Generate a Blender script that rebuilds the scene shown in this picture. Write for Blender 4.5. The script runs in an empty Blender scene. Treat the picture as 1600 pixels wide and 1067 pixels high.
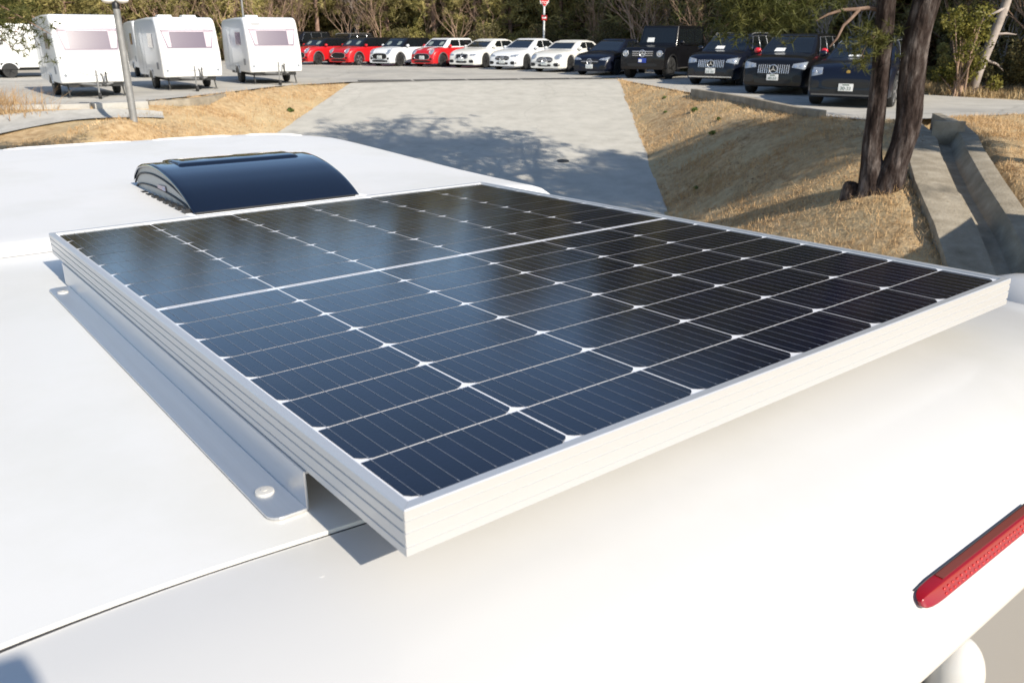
import bpy, bmesh, math, random
import numpy as np
from mathutils import Vector, Matrix, noise
from mathutils.bvhtree import BVHTree

R = math.radians
scene = bpy.context.scene
COL = scene.collection
random.seed(7)
rng = np.random.default_rng(11)

# ------------------------------------------------------------------ camera
CZ = 1.64
PITCH = 20.603
cam_d = bpy.data.cameras.new('camera')
cam = bpy.data.objects.new('camera', cam_d)
COL.objects.link(cam)
cam.location = (0, 0, CZ)
cam.rotation_euler = (R(90 - PITCH), 0, 0)
cam_d.sensor_width = 36
cam_d.lens = 28.758
cam_d.clip_start = 0.05
cam_d.clip_end = 600
cam_d.dof.use_dof = True
cam_d.dof.focus_distance = 1.45
cam_d.dof.aperture_fstop = 13.0
scene.camera = cam

# ------------------------------------------------------------------ light
SUN_AZ = -39.6          # direction the light travels, degrees from +Y towards +X
SUN_EL = 33.0
world = bpy.data.worlds.new('World')
scene.world = world
world.use_nodes = True
wn = world.node_tree.nodes
bg = wn['Background']
sky = wn.new('ShaderNodeTexSky')
sky.sky_type = 'NISHITA'
sky.sun_disc = False
sky.sun_elevation = R(SUN_EL)
sky.sun_rotation = R(SUN_AZ + 180)
sky.air_density = 1.0
sky.dust_density = 0.35
sky.ozone_density = 1.6
world.node_tree.links.new(sky.outputs[0], bg.inputs[0])
bg.inputs[1].default_value = 0.13
sun_d = bpy.data.lights.new('sun', 'SUN')
sun_d.energy = 5.0
sun_d.angle = R(0.5)
sun_d.color = (1.0, 0.92, 0.79)
sun = bpy.data.objects.new('sun', sun_d)
COL.objects.link(sun)
_d = Vector((math.sin(R(SUN_AZ)) * math.cos(R(SUN_EL)), math.cos(R(SUN_AZ)) * math.cos(R(SUN_EL)), -math.sin(R(SUN_EL))))
sun.rotation_euler = _d.to_track_quat('-Z', 'Y').to_euler()
sun.location = (8, -10, 20)
scene.view_settings.view_transform = 'Standard'
scene.view_settings.look = 'None'
scene.view_settings.exposure = 0.47
scene.view_settings.gamma = 1.0

# ------------------------------------------------------------------ materials
def new_mat(name, color=(0.5, 0.5, 0.5), rough=0.5, metal=0.0, coat=0.0, spec=0.5, ior=1.5):
    m = bpy.data.materials.new(name)
    m.use_nodes = True
    b = m.node_tree.nodes['Principled BSDF']
    b.inputs['Base Color'].default_value = (*color, 1)
    b.inputs['Roughness'].default_value = rough
    b.inputs['Metallic'].default_value = metal
    b.inputs['Coat Weight'].default_value = coat
    b.inputs['Coat Roughness'].default_value = 0.04
    b.inputs['Specular IOR Level'].default_value = spec
    b.inputs['IOR'].default_value = ior
    return m

def nodes(m):
    return m.node_tree.nodes, m.node_tree.links, m.node_tree.nodes['Principled BSDF']

def noise_mat(name, stops, scale=5.0, detail=6.0, rough=0.8, bump=0.0, bscale=None, coords='Object', spec=0.3, stretch=None, rand=0.0, mixscale=None, mixcol=None, mixlo=0.5, mixhi=0.6):
    """Principled with a noise-driven colour ramp, optional large-scale second tint, bump and per-object value shift."""
    m = new_mat(name, rough=rough, spec=spec)
    n, l, b = nodes(m)
    tc = n.new('ShaderNodeTexCoord')
    src = tc.outputs[coords]
    if stretch:
        mp = n.new('ShaderNodeMapping')
        mp.inputs['Scale'].default_value = stretch
        l.new(src, mp.inputs[0]); src = mp.outputs[0]
    t = n.new('ShaderNodeTexNoise')
    t.inputs['Scale'].default_value = scale
    t.inputs['Detail'].default_value = detail
    t.inputs['Roughness'].default_value = 0.65
    l.new(src, t.inputs['Vector'])
    r = n.new('ShaderNodeValToRGB')
    els = r.color_ramp.elements
    while len(els) < len(stops): els.new(0.5)
    for e, (p, c) in zip(els, stops):
        e.position = p; e.color = (*c, 1)
    l.new(t.outputs['Fac'], r.inputs['Fac'])
    out = r.outputs['Color']
    if mixcol:
        t2 = n.new('ShaderNodeTexNoise'); t2.inputs['Scale'].default_value = mixscale; t2.inputs['Detail'].default_value = 4
        l.new(tc.outputs[coords], t2.inputs['Vector'])
        r2 = n.new('ShaderNodeMapRange'); r2.inputs['From Min'].default_value = mixlo; r2.inputs['From Max'].default_value = mixhi
        l.new(t2.outputs['Fac'], r2.inputs['Value'])
        mx = n.new('ShaderNodeMix'); mx.data_type = 'RGBA'
        l.new(r2.outputs[0], mx.inputs['Factor']); l.new(out, mx.inputs['A']); mx.inputs['B'].default_value = (*mixcol, 1)
        out = mx.outputs['Result']
    if rand:
        oi = n.new('ShaderNodeObjectInfo')
        hs = n.new('ShaderNodeHueSaturation')
        mr = n.new('ShaderNodeMapRange'); mr.inputs['To Min'].default_value = 1 - rand; mr.inputs['To Max'].default_value = 1 + rand
        l.new(oi.outputs['Random'], mr.inputs['Value']); l.new(mr.outputs[0], hs.inputs['Value']); l.new(out, hs.inputs['Color'])
        out = hs.outputs['Color']
    l.new(out, b.inputs['Base Color'])
    if bump:
        t3 = n.new('ShaderNodeTexNoise'); t3.inputs['Scale'].default_value = bscale or scale * 4; t3.inputs['Detail'].default_value = 5
        l.new(src, t3.inputs['Vector'])
        bp = n.new('ShaderNodeBump'); bp.inputs['Strength'].default_value = bump; bp.inputs['Distance'].default_value = 0.02
        l.new(t3.outputs['Fac'], bp.inputs['Height']); l.new(bp.outputs[0], b.inputs['Normal'])
    return m

def leaf_mat(name, stops, scale=1.2, rand=0.25, trans=0.25):
    m = noise_mat(name, stops, scale=scale, detail=3, rough=0.55, rand=rand, spec=0.25)
    n, l, b = nodes(m)
    tr = n.new('ShaderNodeBsdfTranslucent')
    src = b.inputs['Base Color'].links[0].from_socket
    l.new(src, tr.inputs['Color'])
    mx = n.new('ShaderNodeMixShader'); mx.inputs[0].default_value = trans
    out = n['Material Output']
    l.new(b.outputs[0], mx.inputs[1]); l.new(tr.outputs[0], mx.inputs[2]); l.new(mx.outputs[0], out.inputs[0])
    return m

# ------------------------------------------------------------------ mesh helpers
class MB:
    def __init__(s): s.v = []; s.f = []
    def add(s, vs, fs):
        o = len(s.v); s.v += [tuple(x) for x in vs]; s.f += [tuple(i + o for i in f) for f in fs]; return s
    def box(s, c, d, rot=None, taper=1.0):
        hx, hy, hz = d[0] / 2, d[1] / 2, d[2] / 2
        p = [Vector((x * hx * (taper if z > 0 else 1), y * hy * (taper if z > 0 else 1), z * hz)) for z in (-1, 1) for y in (-1, 1) for x in (-1, 1)]
        if rot is not None: p = [rot @ q for q in p]
        p = [q + Vector(c) for q in p]
        return s.add(p, [(0, 2, 3, 1), (4, 5, 7, 6), (0, 1, 5, 4), (2, 6, 7, 3), (0, 4, 6, 2), (1, 3, 7, 5)])
    def tube(s, path, rad, n=8, cap=True, jitter=0.0):
        path = [Vector(p) for p in path]
        if not isinstance(rad, (list, tuple)): rad = [rad] * len(path)
        rings = []; vs = []; fs = []
        ref = Vector((0.31, 0.22, 0.93)).normalized()
        for i, p in enumerate(path):
            t = (path[min(i + 1, len(path) - 1)] - path[max(i - 1, 0)]).normalized()
            a = t.cross(ref)
            if a.length < 0.05: a = t.cross(Vector((1, 0, 0)))
            a.normalize(); b = t.cross(a)
            for k in range(n):
                an = 2 * math.pi * k / n
                rr = rad[i] * (1 + (random.uniform(-jitter, jitter) if jitter else 0))
                vs.append(p + a * math.cos(an) * rr + b * math.sin(an) * rr)
        for i in range(len(path) - 1):
            for k in range(n):
                fs.append((i * n + k, i * n + (k + 1) % n, (i + 1) * n + (k + 1) % n, (i + 1) * n + k))
        if cap:
            fs.append(tuple(range(n - 1, -1, -1))); fs.append(tuple((len(path) - 1) * n + k for k in range(n)))
        return s.add(vs, fs)
    def lathe(s, prof, axis='z', c=(0, 0, 0), n=24):
        vs = []; fs = []
        for r, h in prof:
            for k in range(n):
                a = 2 * math.pi * k / n; x, y = r * math.cos(a), r * math.sin(a)
                p = {'z': (x, y, h), 'x': (h, x, y), 'y': (x, h, y)}[axis]
                vs.append((p[0] + c[0], p[1] + c[1], p[2] + c[2]))
        for i in range(len(prof) - 1):
            for k in range(n):
                fs.append((i * n + k, i * n + (k + 1) % n, (i + 1) * n + (k + 1) % n, (i + 1) * n + k))
        fs.append(tuple(range(n - 1, -1, -1))); fs.append(tuple((len(prof) - 1) * n + k for k in range(n)))
        return s.add(vs, fs)
    def loft(s, rings, closed=True, caps=(True, True)):
        n = len(rings[0]); vs = [p for r in rings for p in r]; fs = []
        for i in range(len(rings) - 1):
            for k in range(n if closed else n - 1):
                fs.append((i * n + k, i * n + (k + 1) % n, (i + 1) * n + (k + 1) % n, (i + 1) * n + k))
        if caps[0]: fs.append(tuple(range(n - 1, -1, -1)))
        if caps[1]: fs.append(tuple((len(rings) - 1) * n + k for k in range(n)))
        return s.add(vs, fs)
    def grid(s, fn, us, vs_):
        vs = [fn(u, v) for v in vs_ for u in us]; n = len(us)
        return s.add(vs, [(j * n + i, j * n + i + 1, (j + 1) * n + i + 1, (j + 1) * n + i) for j in range(len(vs_) - 1) for i in range(n - 1)])
    def prism(s, poly, axis, a, b):
        n = len(poly)
        def P(p, h): return {'x': (h, p[0], p[1]), 'y': (p[0], h, p[1]), 'z': (p[0], p[1], h)}[axis]
        vs = [P(p, a) for p in poly] + [P(p, b) for p in poly]
        return s.add(vs, [tuple(range(n)), tuple(range(2 * n - 1, n - 1, -1))] + [(k, k + n, (k + 1) % n + n, (k + 1) % n) for k in range(n)])
    def ball(s, c, r, n=12, m=8):
        r = r if isinstance(r, (tuple, list)) else (r, r, r)
        rings = []
        for j in range(m + 1):
            t = math.pi * (0.02 + 0.96 * j / m) - math.pi / 2
            rings.append([(c[0] + r[0] * math.cos(t) * math.cos(2 * math.pi * k / n), c[1] + r[1] * math.cos(t) * math.sin(2 * math.pi * k / n), c[2] + r[2] * math.sin(t)) for k in range(n)])
        return s.loft(rings)
    def build(s, name, mat, parent=None, smooth=False, bevel=0.0, fix=True, angle=40):
        me = bpy.data.meshes.new(name)
        me.from_pydata(s.v, [], s.f)
        if fix or bevel:
            bm = bmesh.new(); bm.from_mesh(me)
            bmesh.ops.recalc_face_normals(bm, faces=bm.faces)
            if bevel:
                es = [e for e in bm.edges if len(e.link_faces) == 2 and e.calc_face_angle(0) > R(30)]
                bmesh.ops.bevel(bm, geom=es, offset=bevel, segments=2, affect='EDGES', profile=0.7, clamp_overlap=True)
            bm.to_mesh(me); bm.free()
        return link(name, me, mat, parent, smooth or bevel > 0, angle)

def link(name, me, mat, parent=None, smooth=False, angle=40):
    o = bpy.data.objects.new(name, me); COL.objects.link(o)
    if mat: me.materials.append(mat)
    if parent: o.parent = parent
    if smooth:
        me.polygons.foreach_set('use_smooth', [True] * len(me.polygons))
        try: me.set_sharp_from_angle(angle=R(angle))
        except Exception: pass
    me.update()
    return o

def fast_mesh(name, V, nper):
    """V: (N*nper,3) array, each consecutive nper verts one face."""
    nf = len(V) // nper
    me = bpy.data.meshes.new(name)
    me.vertices.add(len(V)); me.vertices.foreach_set('co', np.ascontiguousarray(V, dtype=np.float32).ravel())
    me.loops.add(len(V)); me.loops.foreach_set('vertex_index', np.arange(len(V), dtype=np.int32))
    me.polygons.add(nf)
    me.polygons.foreach_set('loop_start', np.arange(0, len(V), nper, dtype=np.int32))
    me.polygons.foreach_set('loop_total', np.full(nf, nper, dtype=np.int32))
    me.update(calc_edges=True)
    return me

def tag(o, label=None, cat=None, group=None, kind=None):
    if label: o['label'] = label
    if cat: o['category'] = cat
    if group: o['group'] = group
    if kind: o['kind'] = kind
    return o

def empty(name, loc=(0, 0, 0), az=0.0, M=None):
    o = bpy.data.objects.new(name, None); COL.objects.link(o)
    o.empty_display_size = 0.2
    if M is not None: o.matrix_world = M
    else: o.location = loc; o.rotation_euler = (0, 0, R(az))
    return o

def copy_tree(o, parent=None, skip=()):
    c = o.copy(); COL.objects.link(c)
    if parent: c.parent = parent
    for ch in list(o.children): copy_tree(ch, c)
    return c

def text_mesh(body, size, name='text'):
    cu = bpy.data.curves.new(name, 'FONT'); cu.body = body; cu.size = size
    cu.align_x = 'CENTER'; cu.align_y = 'CENTER'; cu.extrude = 0.0
    o = bpy.data.objects.new(name, cu); COL.objects.link(o)
    dg = bpy.context.evaluated_depsgraph_get(); dg.update()
    me = bpy.data.meshes.new_from_object(o.evaluated_get(dg))
    vs = [v.co.copy() for v in me.vertices]; fs = [tuple(p.vertices) for p in me.polygons]
    bpy.data.objects.remove(o); bpy.data.meshes.remove(me)
    return vs, fs

def lerp(pts, x):
    if x <= pts[0][0]: return pts[0][1]
    for (a, va), (b, vb) in zip(pts, pts[1:]):
        if x <= b: return va + (vb - va) * (x - a) / (b - a)
    return pts[-1][1]

def sstep(a, b, x):
    t = min(1, max(0, (x - a) / (b - a))); return t * t * (3 - 2 * t)

# ------------------------------------------------------------------ shared materials
M = {}
def roof_mat(name, c0, c1, rough, spec):
    m = noise_mat(name, [(0.36, c1), (0.52, c0), (0.8, c0)], 2.2, 8, rough, spec=spec)
    n, l, b = nodes(m)
    tc = n.new('ShaderNodeTexCoord')
    t = n.new('ShaderNodeTexNoise'); t.inputs['Scale'].default_value = 3.0; t.inputs['Detail'].default_value = 6
    l.new(tc.outputs['Object'], t.inputs['Vector'])
    mr = n.new('ShaderNodeMapRange'); mr.inputs['To Min'].default_value = rough - .08; mr.inputs['To Max'].default_value = rough + .14
    l.new(t.outputs['Fac'], mr.inputs['Value']); l.new(mr.outputs[0], b.inputs['Roughness'])
    # slow waviness of the sheet and fine specks of dirt
    t2 = n.new('ShaderNodeTexNoise'); t2.inputs['Scale'].default_value = 5.0; t2.inputs['Detail'].default_value = 2
    l.new(tc.outputs['Object'], t2.inputs['Vector'])
    bp = n.new('ShaderNodeBump'); bp.inputs['Strength'].default_value = 0.2; bp.inputs['Distance'].default_value = 0.005
    l.new(t2.outputs['Fac'], bp.inputs['Height']); l.new(bp.outputs[0], b.inputs['Normal'])
    v = n.new('ShaderNodeTexVoronoi'); v.inputs['Scale'].default_value = 38; v.inputs['Randomness'].default_value = 1
    l.new(tc.outputs['Object'], v.inputs['Vector'])
    t3 = n.new('ShaderNodeTexNoise'); t3.inputs['Scale'].default_value = 9
    l.new(tc.outputs['Object'], t3.inputs['Vector'])
    ad = n.new('ShaderNodeMath'); ad.operation = 'MULTIPLY'; ad.inputs[1].default_value = 0.085
    l.new(t3.outputs['Fac'], ad.inputs[0])
    lt = n.new('ShaderNodeMath'); lt.operation = 'LESS_THAN'
    sb = n.new('ShaderNodeMath'); sb.operation = 'SUBTRACT'; sb.inputs[1].default_value = 0.018
    l.new(ad.outputs[0], sb.inputs[0]); l.new(v.outputs['Distance'], lt.inputs[0]); l.new(sb.outputs[0], lt.inputs[1])
    src = b.inputs['Base Color'].links[0].from_socket
    mx = n.new('ShaderNodeMix'); mx.data_type = 'RGBA'
    sc_ = n.new('ShaderNodeMath'); sc_.operation = 'MULTIPLY'; sc_.inputs[1].default_value = 0.10
    l.new(lt.outputs[0], sc_.inputs[0]); l.new(sc_.outputs[0], mx.inputs['Factor']); l.new(src, mx.inputs['A']); mx.inputs['B'].default_value = (0.35, 0.32, 0.27, 1)
    l.new(mx.outputs['Result'], b.inputs['Base Color'])
    return m
M['gel'] = roof_mat('white_gelcoat', (0.545, 0.535, 0.52), (0.52, 0.51, 0.485), 0.20, 0.5)
M['gelfront'] = roof_mat('white_gelcoat_lightened', (0.66, 0.65, 0.635), (0.62, 0.61, 0.585), 0.45, 0.22)  # gelcoat copy with lighter colour to offset dark grazing reflections on the front
M['roofpaint'] = roof_mat('white_roof_paint', (0.70, 0.685, 0.655), (0.665, 0.65, 0.61), 0.30, 0.4)
M['seal_shade'] = new_mat('dark_sealant_and_shade', (0.03, 0.03, 0.035), 0.6)  # sealant colour, also standing for shade in the drain pit and culvert
M['alu'] = new_mat('anodised_aluminium', (0.57, 0.572, 0.575), 0.38, metal=0.5)
M['alu2'] = noise_mat('bracket_aluminium', [(0.3, (0.60, 0.61, 0.63)), (0.7, (0.68, 0.69, 0.71))], 60, 4, 0.38, stretch=(1, 0.02, 1))
nodes(M['alu2'])[2].inputs['Metallic'].default_value = 0.85
M['backsheet'] = new_mat('white_backsheet', (0.78, 0.78, 0.8), 0.12)
M['chrome'] = new_mat('chrome', (0.66, 0.67, 0.70), 0.26, metal=0.8)
M['black'] = new_mat('black_plastic', (0.012, 0.012, 0.013), 0.45)
M['tyre'] = new_mat('tyre_rubber', (0.018, 0.018, 0.018), 0.75)
M['rimdark'] = new_mat('dark_rim', (0.03, 0.03, 0.032), 0.3, metal=0.6)
M['rimsilver'] = new_mat('silver_rim', (0.6, 0.6, 0.62), 0.3, metal=0.8)
M['carglass'] = new_mat('car_glass', (0.008, 0.010, 0.012), 0.05, spec=0.7)
M['lens'] = new_mat('headlamp_lens', (0.30, 0.33, 0.37), 0.10, metal=0.2, coat=1.0)
M['plate'] = new_mat('plate_white', (0.72, 0.73, 0.72), 0.5)
M['platetext'] = new_mat('plate_green_text', (0.02, 0.09, 0.05), 0.6)
M['plateblue'] = new_mat('plate_blue', (0.02, 0.05, 0.3), 0.5)
M['white'] = new_mat('white_plastic', (0.8, 0.8, 0.79), 0.4)
M['galv'] = noise_mat('galvanised_steel', [(0.3, (0.22, 0.22, 0.22)), (0.7, (0.32, 0.32, 0.315))], 6, 5, 0.55)
nodes(M['galv'])[2].inputs['Metallic'].default_value = 0.4

# ------------------------------------------------------------------ terrain
def ramp_z(y): return max(-1.75, -0.114 * (31.5 - y)) if y < 31.5 else 0.0
def ramp_l(y): return -5.87 - 0.081 * (31.43 - y)
def ramp_r(y): return 3.99 - 0.054 * (31.84 - y)

LOT_FRONT = [(-60, 16.5), (-30, 18.6), (-16.0, 19.8), (-12.5, 20.75), (-11.25, 21.3), (-9.6, 22.2), (-8.75, 24.6), (-7.8, 28.7), (-5.9, 31.1),
             (4.05, 33.2), (4.25, 31.6), (5.4, 24.8), (6.08, 21.5), (6.4, 18.2), (7.2, 17.2), (8.45, 17.4), (11.2, 18.5), (14.6, 19.0), (40, 19.0)]
LOT_BACK = [(40, 19.8), (14.6, 20.9), (11.85, 24.4), (12.6, 30), (10.9, 36), (8.6, 42), (5, 47), (1, 51.5), (-4, 55.5), (-9, 60), (-22, 64), (-60, 66)]

ctrl = []
for y in np.arange(6.0, 31.5, 1.6):
    z = ramp_z(y)
    ctrl += [(ramp_l(y), y, z), (ramp_r(y), y, z), (-1.2, y, z)]
def along(poly, step):
    out = []
    for (x0, y0), (x1, y1) in zip(poly, poly[1:]):
        n = max(1, int(math.hypot(x1 - x0, y1 - y0) / step))
        out += [(x0 + (x1 - x0) * i / n, y0 + (y1 - y0) * i / n) for i in range(n)]
    return out + [poly[-1]]
for x, y in along([p for p in LOT_FRONT if -20 < p[0] < 16], 1.5): ctrl.append((x, y, 0.0))
for x, y in along(LOT_FRONT[:3], 8): ctrl.append((x, y, 0))
for x, y in along(LOT_FRONT[-2:], 8): ctrl.append((x, y, 0))
for x, y in along(LOT_BACK, 5): ctrl.append((x, y, 0.0))
for x, y in [(-14, 26), (-14, 32), (-20, 26), (-9, 38), (0, 38), (0, 44), (7.5, 24), (7, 29), (9, 20.5), (10, 28), (-30, 40), (-20, 50), (5, 40), (13, 19.8)]: ctrl.append((x, y, 0))
for x in (-12, -9, -6, -3, 0, 2.2):
    for y in (-12, -6, 0, 5, 9): ctrl.append((x, y, -1.75))
ctrl += [(5.3, 11.87, -0.45), (4.44, 11.15, -1.0), (3.95, 12.2, -1.22), (3.8, 16.55, -1.35), (5.55, 22.3, -0.04), (4.9, 20.0, -0.42), (5.9, 14.6, -0.2), (6.7, 15.6, -0.08),
         (6.1, 12.2, -0.32), (5.1, 10.2, -0.72), (4.7, 9.2, -1.05), (4.0, 9.2, -1.4), (5.86, 9.9, -0.62), (6.27, 11.4, -0.34), (7.0, 13.35, -0.16), (7.4, 14.3, -0.07), (8.4, 17.2, -0.04), (5.3, 7.6, -1.4), (5.0, 17.6, -0.4),
         (7.2, 10.4, -0.42), (7.6, 12.2, -0.2), (9.0, 12.2, -0.25), (8.6, 14.6, -0.06), (10.0, 15.0, -0.12), (12, 16.5, -0.05), (8, 7, -1.5), (12, 10, -1.0), (5, 4, -1.75), (10, 2, -1.7), (18, 8, -1.2), (20, -5, -1.7), (6, -8, -1.75), (20, 16, -0.1),
         # left bank
         (-7.83, 20.56, -0.62), (-7.0, 22.4, -0.85), (-8.9, 20.0, -0.42), (-8.5, 18.8, -0.16), (-9.4, 17.7, -0.42), (-10.6, 17.2, -0.62), (-10.6, 18.9, -0.42), (-11.4, 19.3, -0.36), (-12.4, 19.4, -0.40),
         (-7.6, 17.0, -0.95), (-7.5, 14, -1.5), (-10, 14.5, -1.2), (-13, 15, -0.9), (-14, 17.5, -0.5), (-18, 16, -0.5), (-20, 8, -1.4), (-25, 0, -1.6), (-7.3, 26.0, -0.32), (-6.6, 28.5, -0.2), (-7.6, 24.5, -0.35), (-8.2, 22.8, -0.38)]
# forest floor behind
for x, y in LOT_BACK: ctrl.append((x * 1.05 + 1.2, y + 9, 0.35))
ctrl += [(70, 60, 1), (0, 100, 1.5), (-70, 90, 1), (-70, -20, -1.5), (60, -20, -1.5), (0, -30, -1.75)]
P = np.array(ctrl, float)
_u, idx = np.unique(P[:, :2].round(1), axis=0, return_index=True)
P = P[idx]
def _phi(d2): return 0.5 * d2 * np.log(d2 + 1e-9)
def _fit(P):
    n = len(P); D = ((P[:, None, :2] - P[None, :, :2]) ** 2).sum(-1)
    A = np.zeros((n + 3, n + 3)); A[:n, :n] = _phi(D) + np.eye(n) * 0.02
    A[:n, n] = 1; A[:n, n + 1:] = P[:, :2]; A[n, :n] = 1; A[n + 1:, :n] = P[:, :2].T
    return np.linalg.solve(A, np.r_[P[:, 2], 0, 0, 0])
W_ = _fit(P)
def terrain(x, y):
    x = np.asarray(x, float); y = np.asarray(y, float)
    s = x.shape; q = np.c_[x.ravel(), y.ravel()]
    out = np.empty(len(q))
    for i in range(0, len(q), 4000):
        D = ((q[i:i + 4000, None] - P[None, :, :2]) ** 2).sum(-1)
        out[i:i + 4000] = _phi(D) @ W_[:len(P)] + W_[len(P)] + q[i:i + 4000] @ W_[len(P) + 1:]
    return out.reshape(s)
LOT_POLY = np.array(LOT_FRONT + LOT_BACK)
def in_poly(x, y, poly):
    x = np.asarray(x); y = np.asarray(y); inside = np.zeros(x.shape, bool)
    n = len(poly); j = n - 1
    for i in range(n):
        xi, yi = poly[i]; xj, yj = poly[j]
        c = ((yi > y) != (yj > y)) & (x < (xj - xi) * (y - yi) / ((yj - yi) or 1e-9) + xi)
        inside ^= c; j = i
    return inside
def on_ramp(x, y):
    return (y < 33.0) & (y > -40) & (x > -5.87 - 0.081 * (31.43 - y)) & (x < 3.99 - 0.054 * (31.84 - y))
def ground_z(x, y):
    x = np.asarray(x, float); y = np.asarray(y, float)
    z = terrain(x, y)
    rz = np.maximum(-1.75, np.where(y < 31.5, -0.114 * (31.5 - y), 0.0))
    z = np.where(on_ramp(x, y), rz, z)
    z = np.where(in_poly(x, y, LOT_POLY), 0.0, z)
    return z
def gz(x, y): return float(ground_z(np.array([x]), np.array([y]))[0])

grass_stops = [(0.28, (0.19, 0.115, 0.058)), (0.42, (0.36, 0.24, 0.125)), (0.58, (0.50, 0.36, 0.205)), (0.78, (0.60, 0.47, 0.305))]
M['drygrass'] = noise_mat('dry_grass_soil', grass_stops, 5.5, 9, 0.95, bump=1.0, bscale=22, spec=0.1, mixscale=0.55, mixcol=(0.47, 0.375, 0.225), mixlo=0.42, mixhi=0.72)

def axis(a, b, lo, hi, fine, coarse):
    s = list(np.arange(lo, hi, fine)); l = lo; st = fine
    while l > a: st = min(coarse, st * 1.35); l -= st; s.insert(0, l)
    h = s[-1]; st = fine
    while h < b: st = min(coarse, st * 1.35); h += st; s.append(h)
    return np.array(s)
xs = axis(-260, 260, -14, 12, 0.22, 25); ys = axis(-120, 330, 8, 34, 0.22, 25)
X, Y = np.meshgrid(xs, ys)
Xc, Yc = np.clip(X, -70, 60), np.clip(Y, -30, 100)
Z = terrain(Xc, Yc)
inr = on_ramp(X, Y); inl = in_poly(X, Y, LOT_POLY)
Z = np.where(inr, np.maximum(-1.75, np.where(Y < 31.5, -0.114 * (31.5 - Y), 0)) - 0.05, Z)
Z = np.where(inl, -0.05, Z)
CHP = np.array([(8.45, 17.2), (7.4, 14.3), (7.0, 13.35), (6.27, 11.4), (5.3, 7.6)])
def chute_dist(x, y):
    d = np.full(np.shape(x), 99.0)
    for (ax, ay), (bx, by) in zip(CHP, CHP[1:]):
        t = np.clip(((x - ax) * (bx - ax) + (y - ay) * (by - ay)) / ((bx - ax) ** 2 + (by - ay) ** 2), 0, 1)
        d = np.minimum(d, np.hypot(x - ax - t * (bx - ax), y - ay - t * (by - ay)))
    return d
Z = Z - 0.40 * np.clip((0.60 - chute_dist(X, Y)) / 0.15, 0, 1)
nz = np.array([noise.noise(Vector((a * 1.7, b * 1.7, 0))) + 0.5 * noise.noise(Vector((a * 4.5, b * 4.5, 3))) for a, b in zip(X.ravel(), Y.ravel())]).reshape(X.shape)
Z = Z + np.where(inr | inl, 0, 0.035 * nz)
g = MB(); n_ = len(xs)
g.v = [tuple(p) for p in np.c_[X.ravel(), Y.ravel(), Z.ravel()]]
g.f = [(j * n_ + i, j * n_ + i + 1, (j + 1) * n_ + i + 1, (j + 1) * n_ + i) for j in range(len(ys) - 1) for i in range(n_ - 1)]
o = g.build('ground', M['drygrass'], smooth=True, fix=False, angle=180)
tag(o, kind='structure')

asph_stops = [(0.3, (0.39, 0.37, 0.325)), (0.5, (0.455, 0.435, 0.385)), (0.72, (0.51, 0.485, 0.43))]
M['drive'] = noise_mat('worn_concrete_drive', asph_stops, 2.2, 10, 0.9, bump=0.25, bscale=60, spec=0.2, mixscale=0.35, mixcol=(0.40, 0.38, 0.335), mixlo=0.55, mixhi=0.8)
M['lot'] = noise_mat('worn_asphalt_lot', [(0.3, (0.35, 0.332, 0.295)), (0.5, (0.43, 0.408, 0.365)), (0.72, (0.49, 0.465, 0.415))], 1.2, 10, 0.9, bump=0.2, bscale=50, spec=0.2, mixscale=0.25, mixcol=(0.31, 0.30, 0.28), mixlo=0.5, mixhi=0.75)
ysr = list(np.arange(-30, 33.2, 0.6)) + [33.2]
def cracks(m, scale, width, dark):
    n, l, b = nodes(m)
    tc = n.new('ShaderNodeTexCoord')
    nz_ = n.new('ShaderNodeTexNoise'); nz_.inputs['Scale'].default_value = 1.3; nz_.inputs['Detail'].default_value = 5
    l.new(tc.outputs['Object'], nz_.inputs['Vector'])
    ad = n.new('ShaderNodeMix'); ad.data_type = 'VECTOR'; ad.inputs['Factor'].default_value = 0.35
    l.new(tc.outputs['Object'], ad.inputs['A']); l.new(nz_.outputs['Color'], ad.inputs['B'])
    v = n.new('ShaderNodeTexVoronoi'); v.feature = 'DISTANCE_TO_EDGE'; v.inputs['Scale'].default_value = scale
    l.new(ad.outputs['Result'], v.inputs['Vector'])
    mr = n.new('ShaderNodeMapRange'); mr.inputs['From Min'].default_value = 0; mr.inputs['From Max'].default_value = width; mr.inputs['To Min'].default_value = dark; mr.inputs['To Max'].default_value = 0
    l.new(v.outputs['Distance'], mr.inputs['Value'])
    src = b.inputs['Base Color'].links[0].from_socket
    mx = n.new('ShaderNodeMix'); mx.data_type = 'RGBA'
    l.new(mr.outputs[0], mx.inputs['Factor']); l.new(src, mx.inputs['A']); mx.inputs['B'].default_value = (0.10, 0.095, 0.085, 1)
    l.new(mx.outputs['Result'], b.inputs['Base Color'])
cracks(M['drive'], 0.35, 0.005, 0.2); cracks(M['lot'], 0.22, 0.006, 0.35)
o = MB().grid(lambda u, y: (ramp_l(y) + (ramp_r(y) - ramp_l(y)) * u + 0.05 * noise.noise(Vector((u * 3, y * 1.3, 1))) * (1 if u in (0.0, 1.0) else 0), y, ramp_z(y) - 0.004), [i / 8 for i in range(9)], ysr).build('driveway', M['drive'], smooth=True, angle=180)
tag(o, kind='structure')
from mathutils.geometry import tessellate_polygon
lv = [Vector((x, y, 0)) for x, y in along(LOT_FRONT, 3) + along(LOT_BACK, 3)]
me = bpy.data.meshes.new('car_park')
me.from_pydata(lv, [], [tuple(t) for t in tessellate_polygon([lv])])
bm = bmesh.new(); bm.from_mesh(me); bmesh.ops.recalc_face_normals(bm, faces=bm.faces); bm.to_mesh(me); bm.free()
o = link('car_park', me, M['lot']); tag(o, kind='structure')
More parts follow.
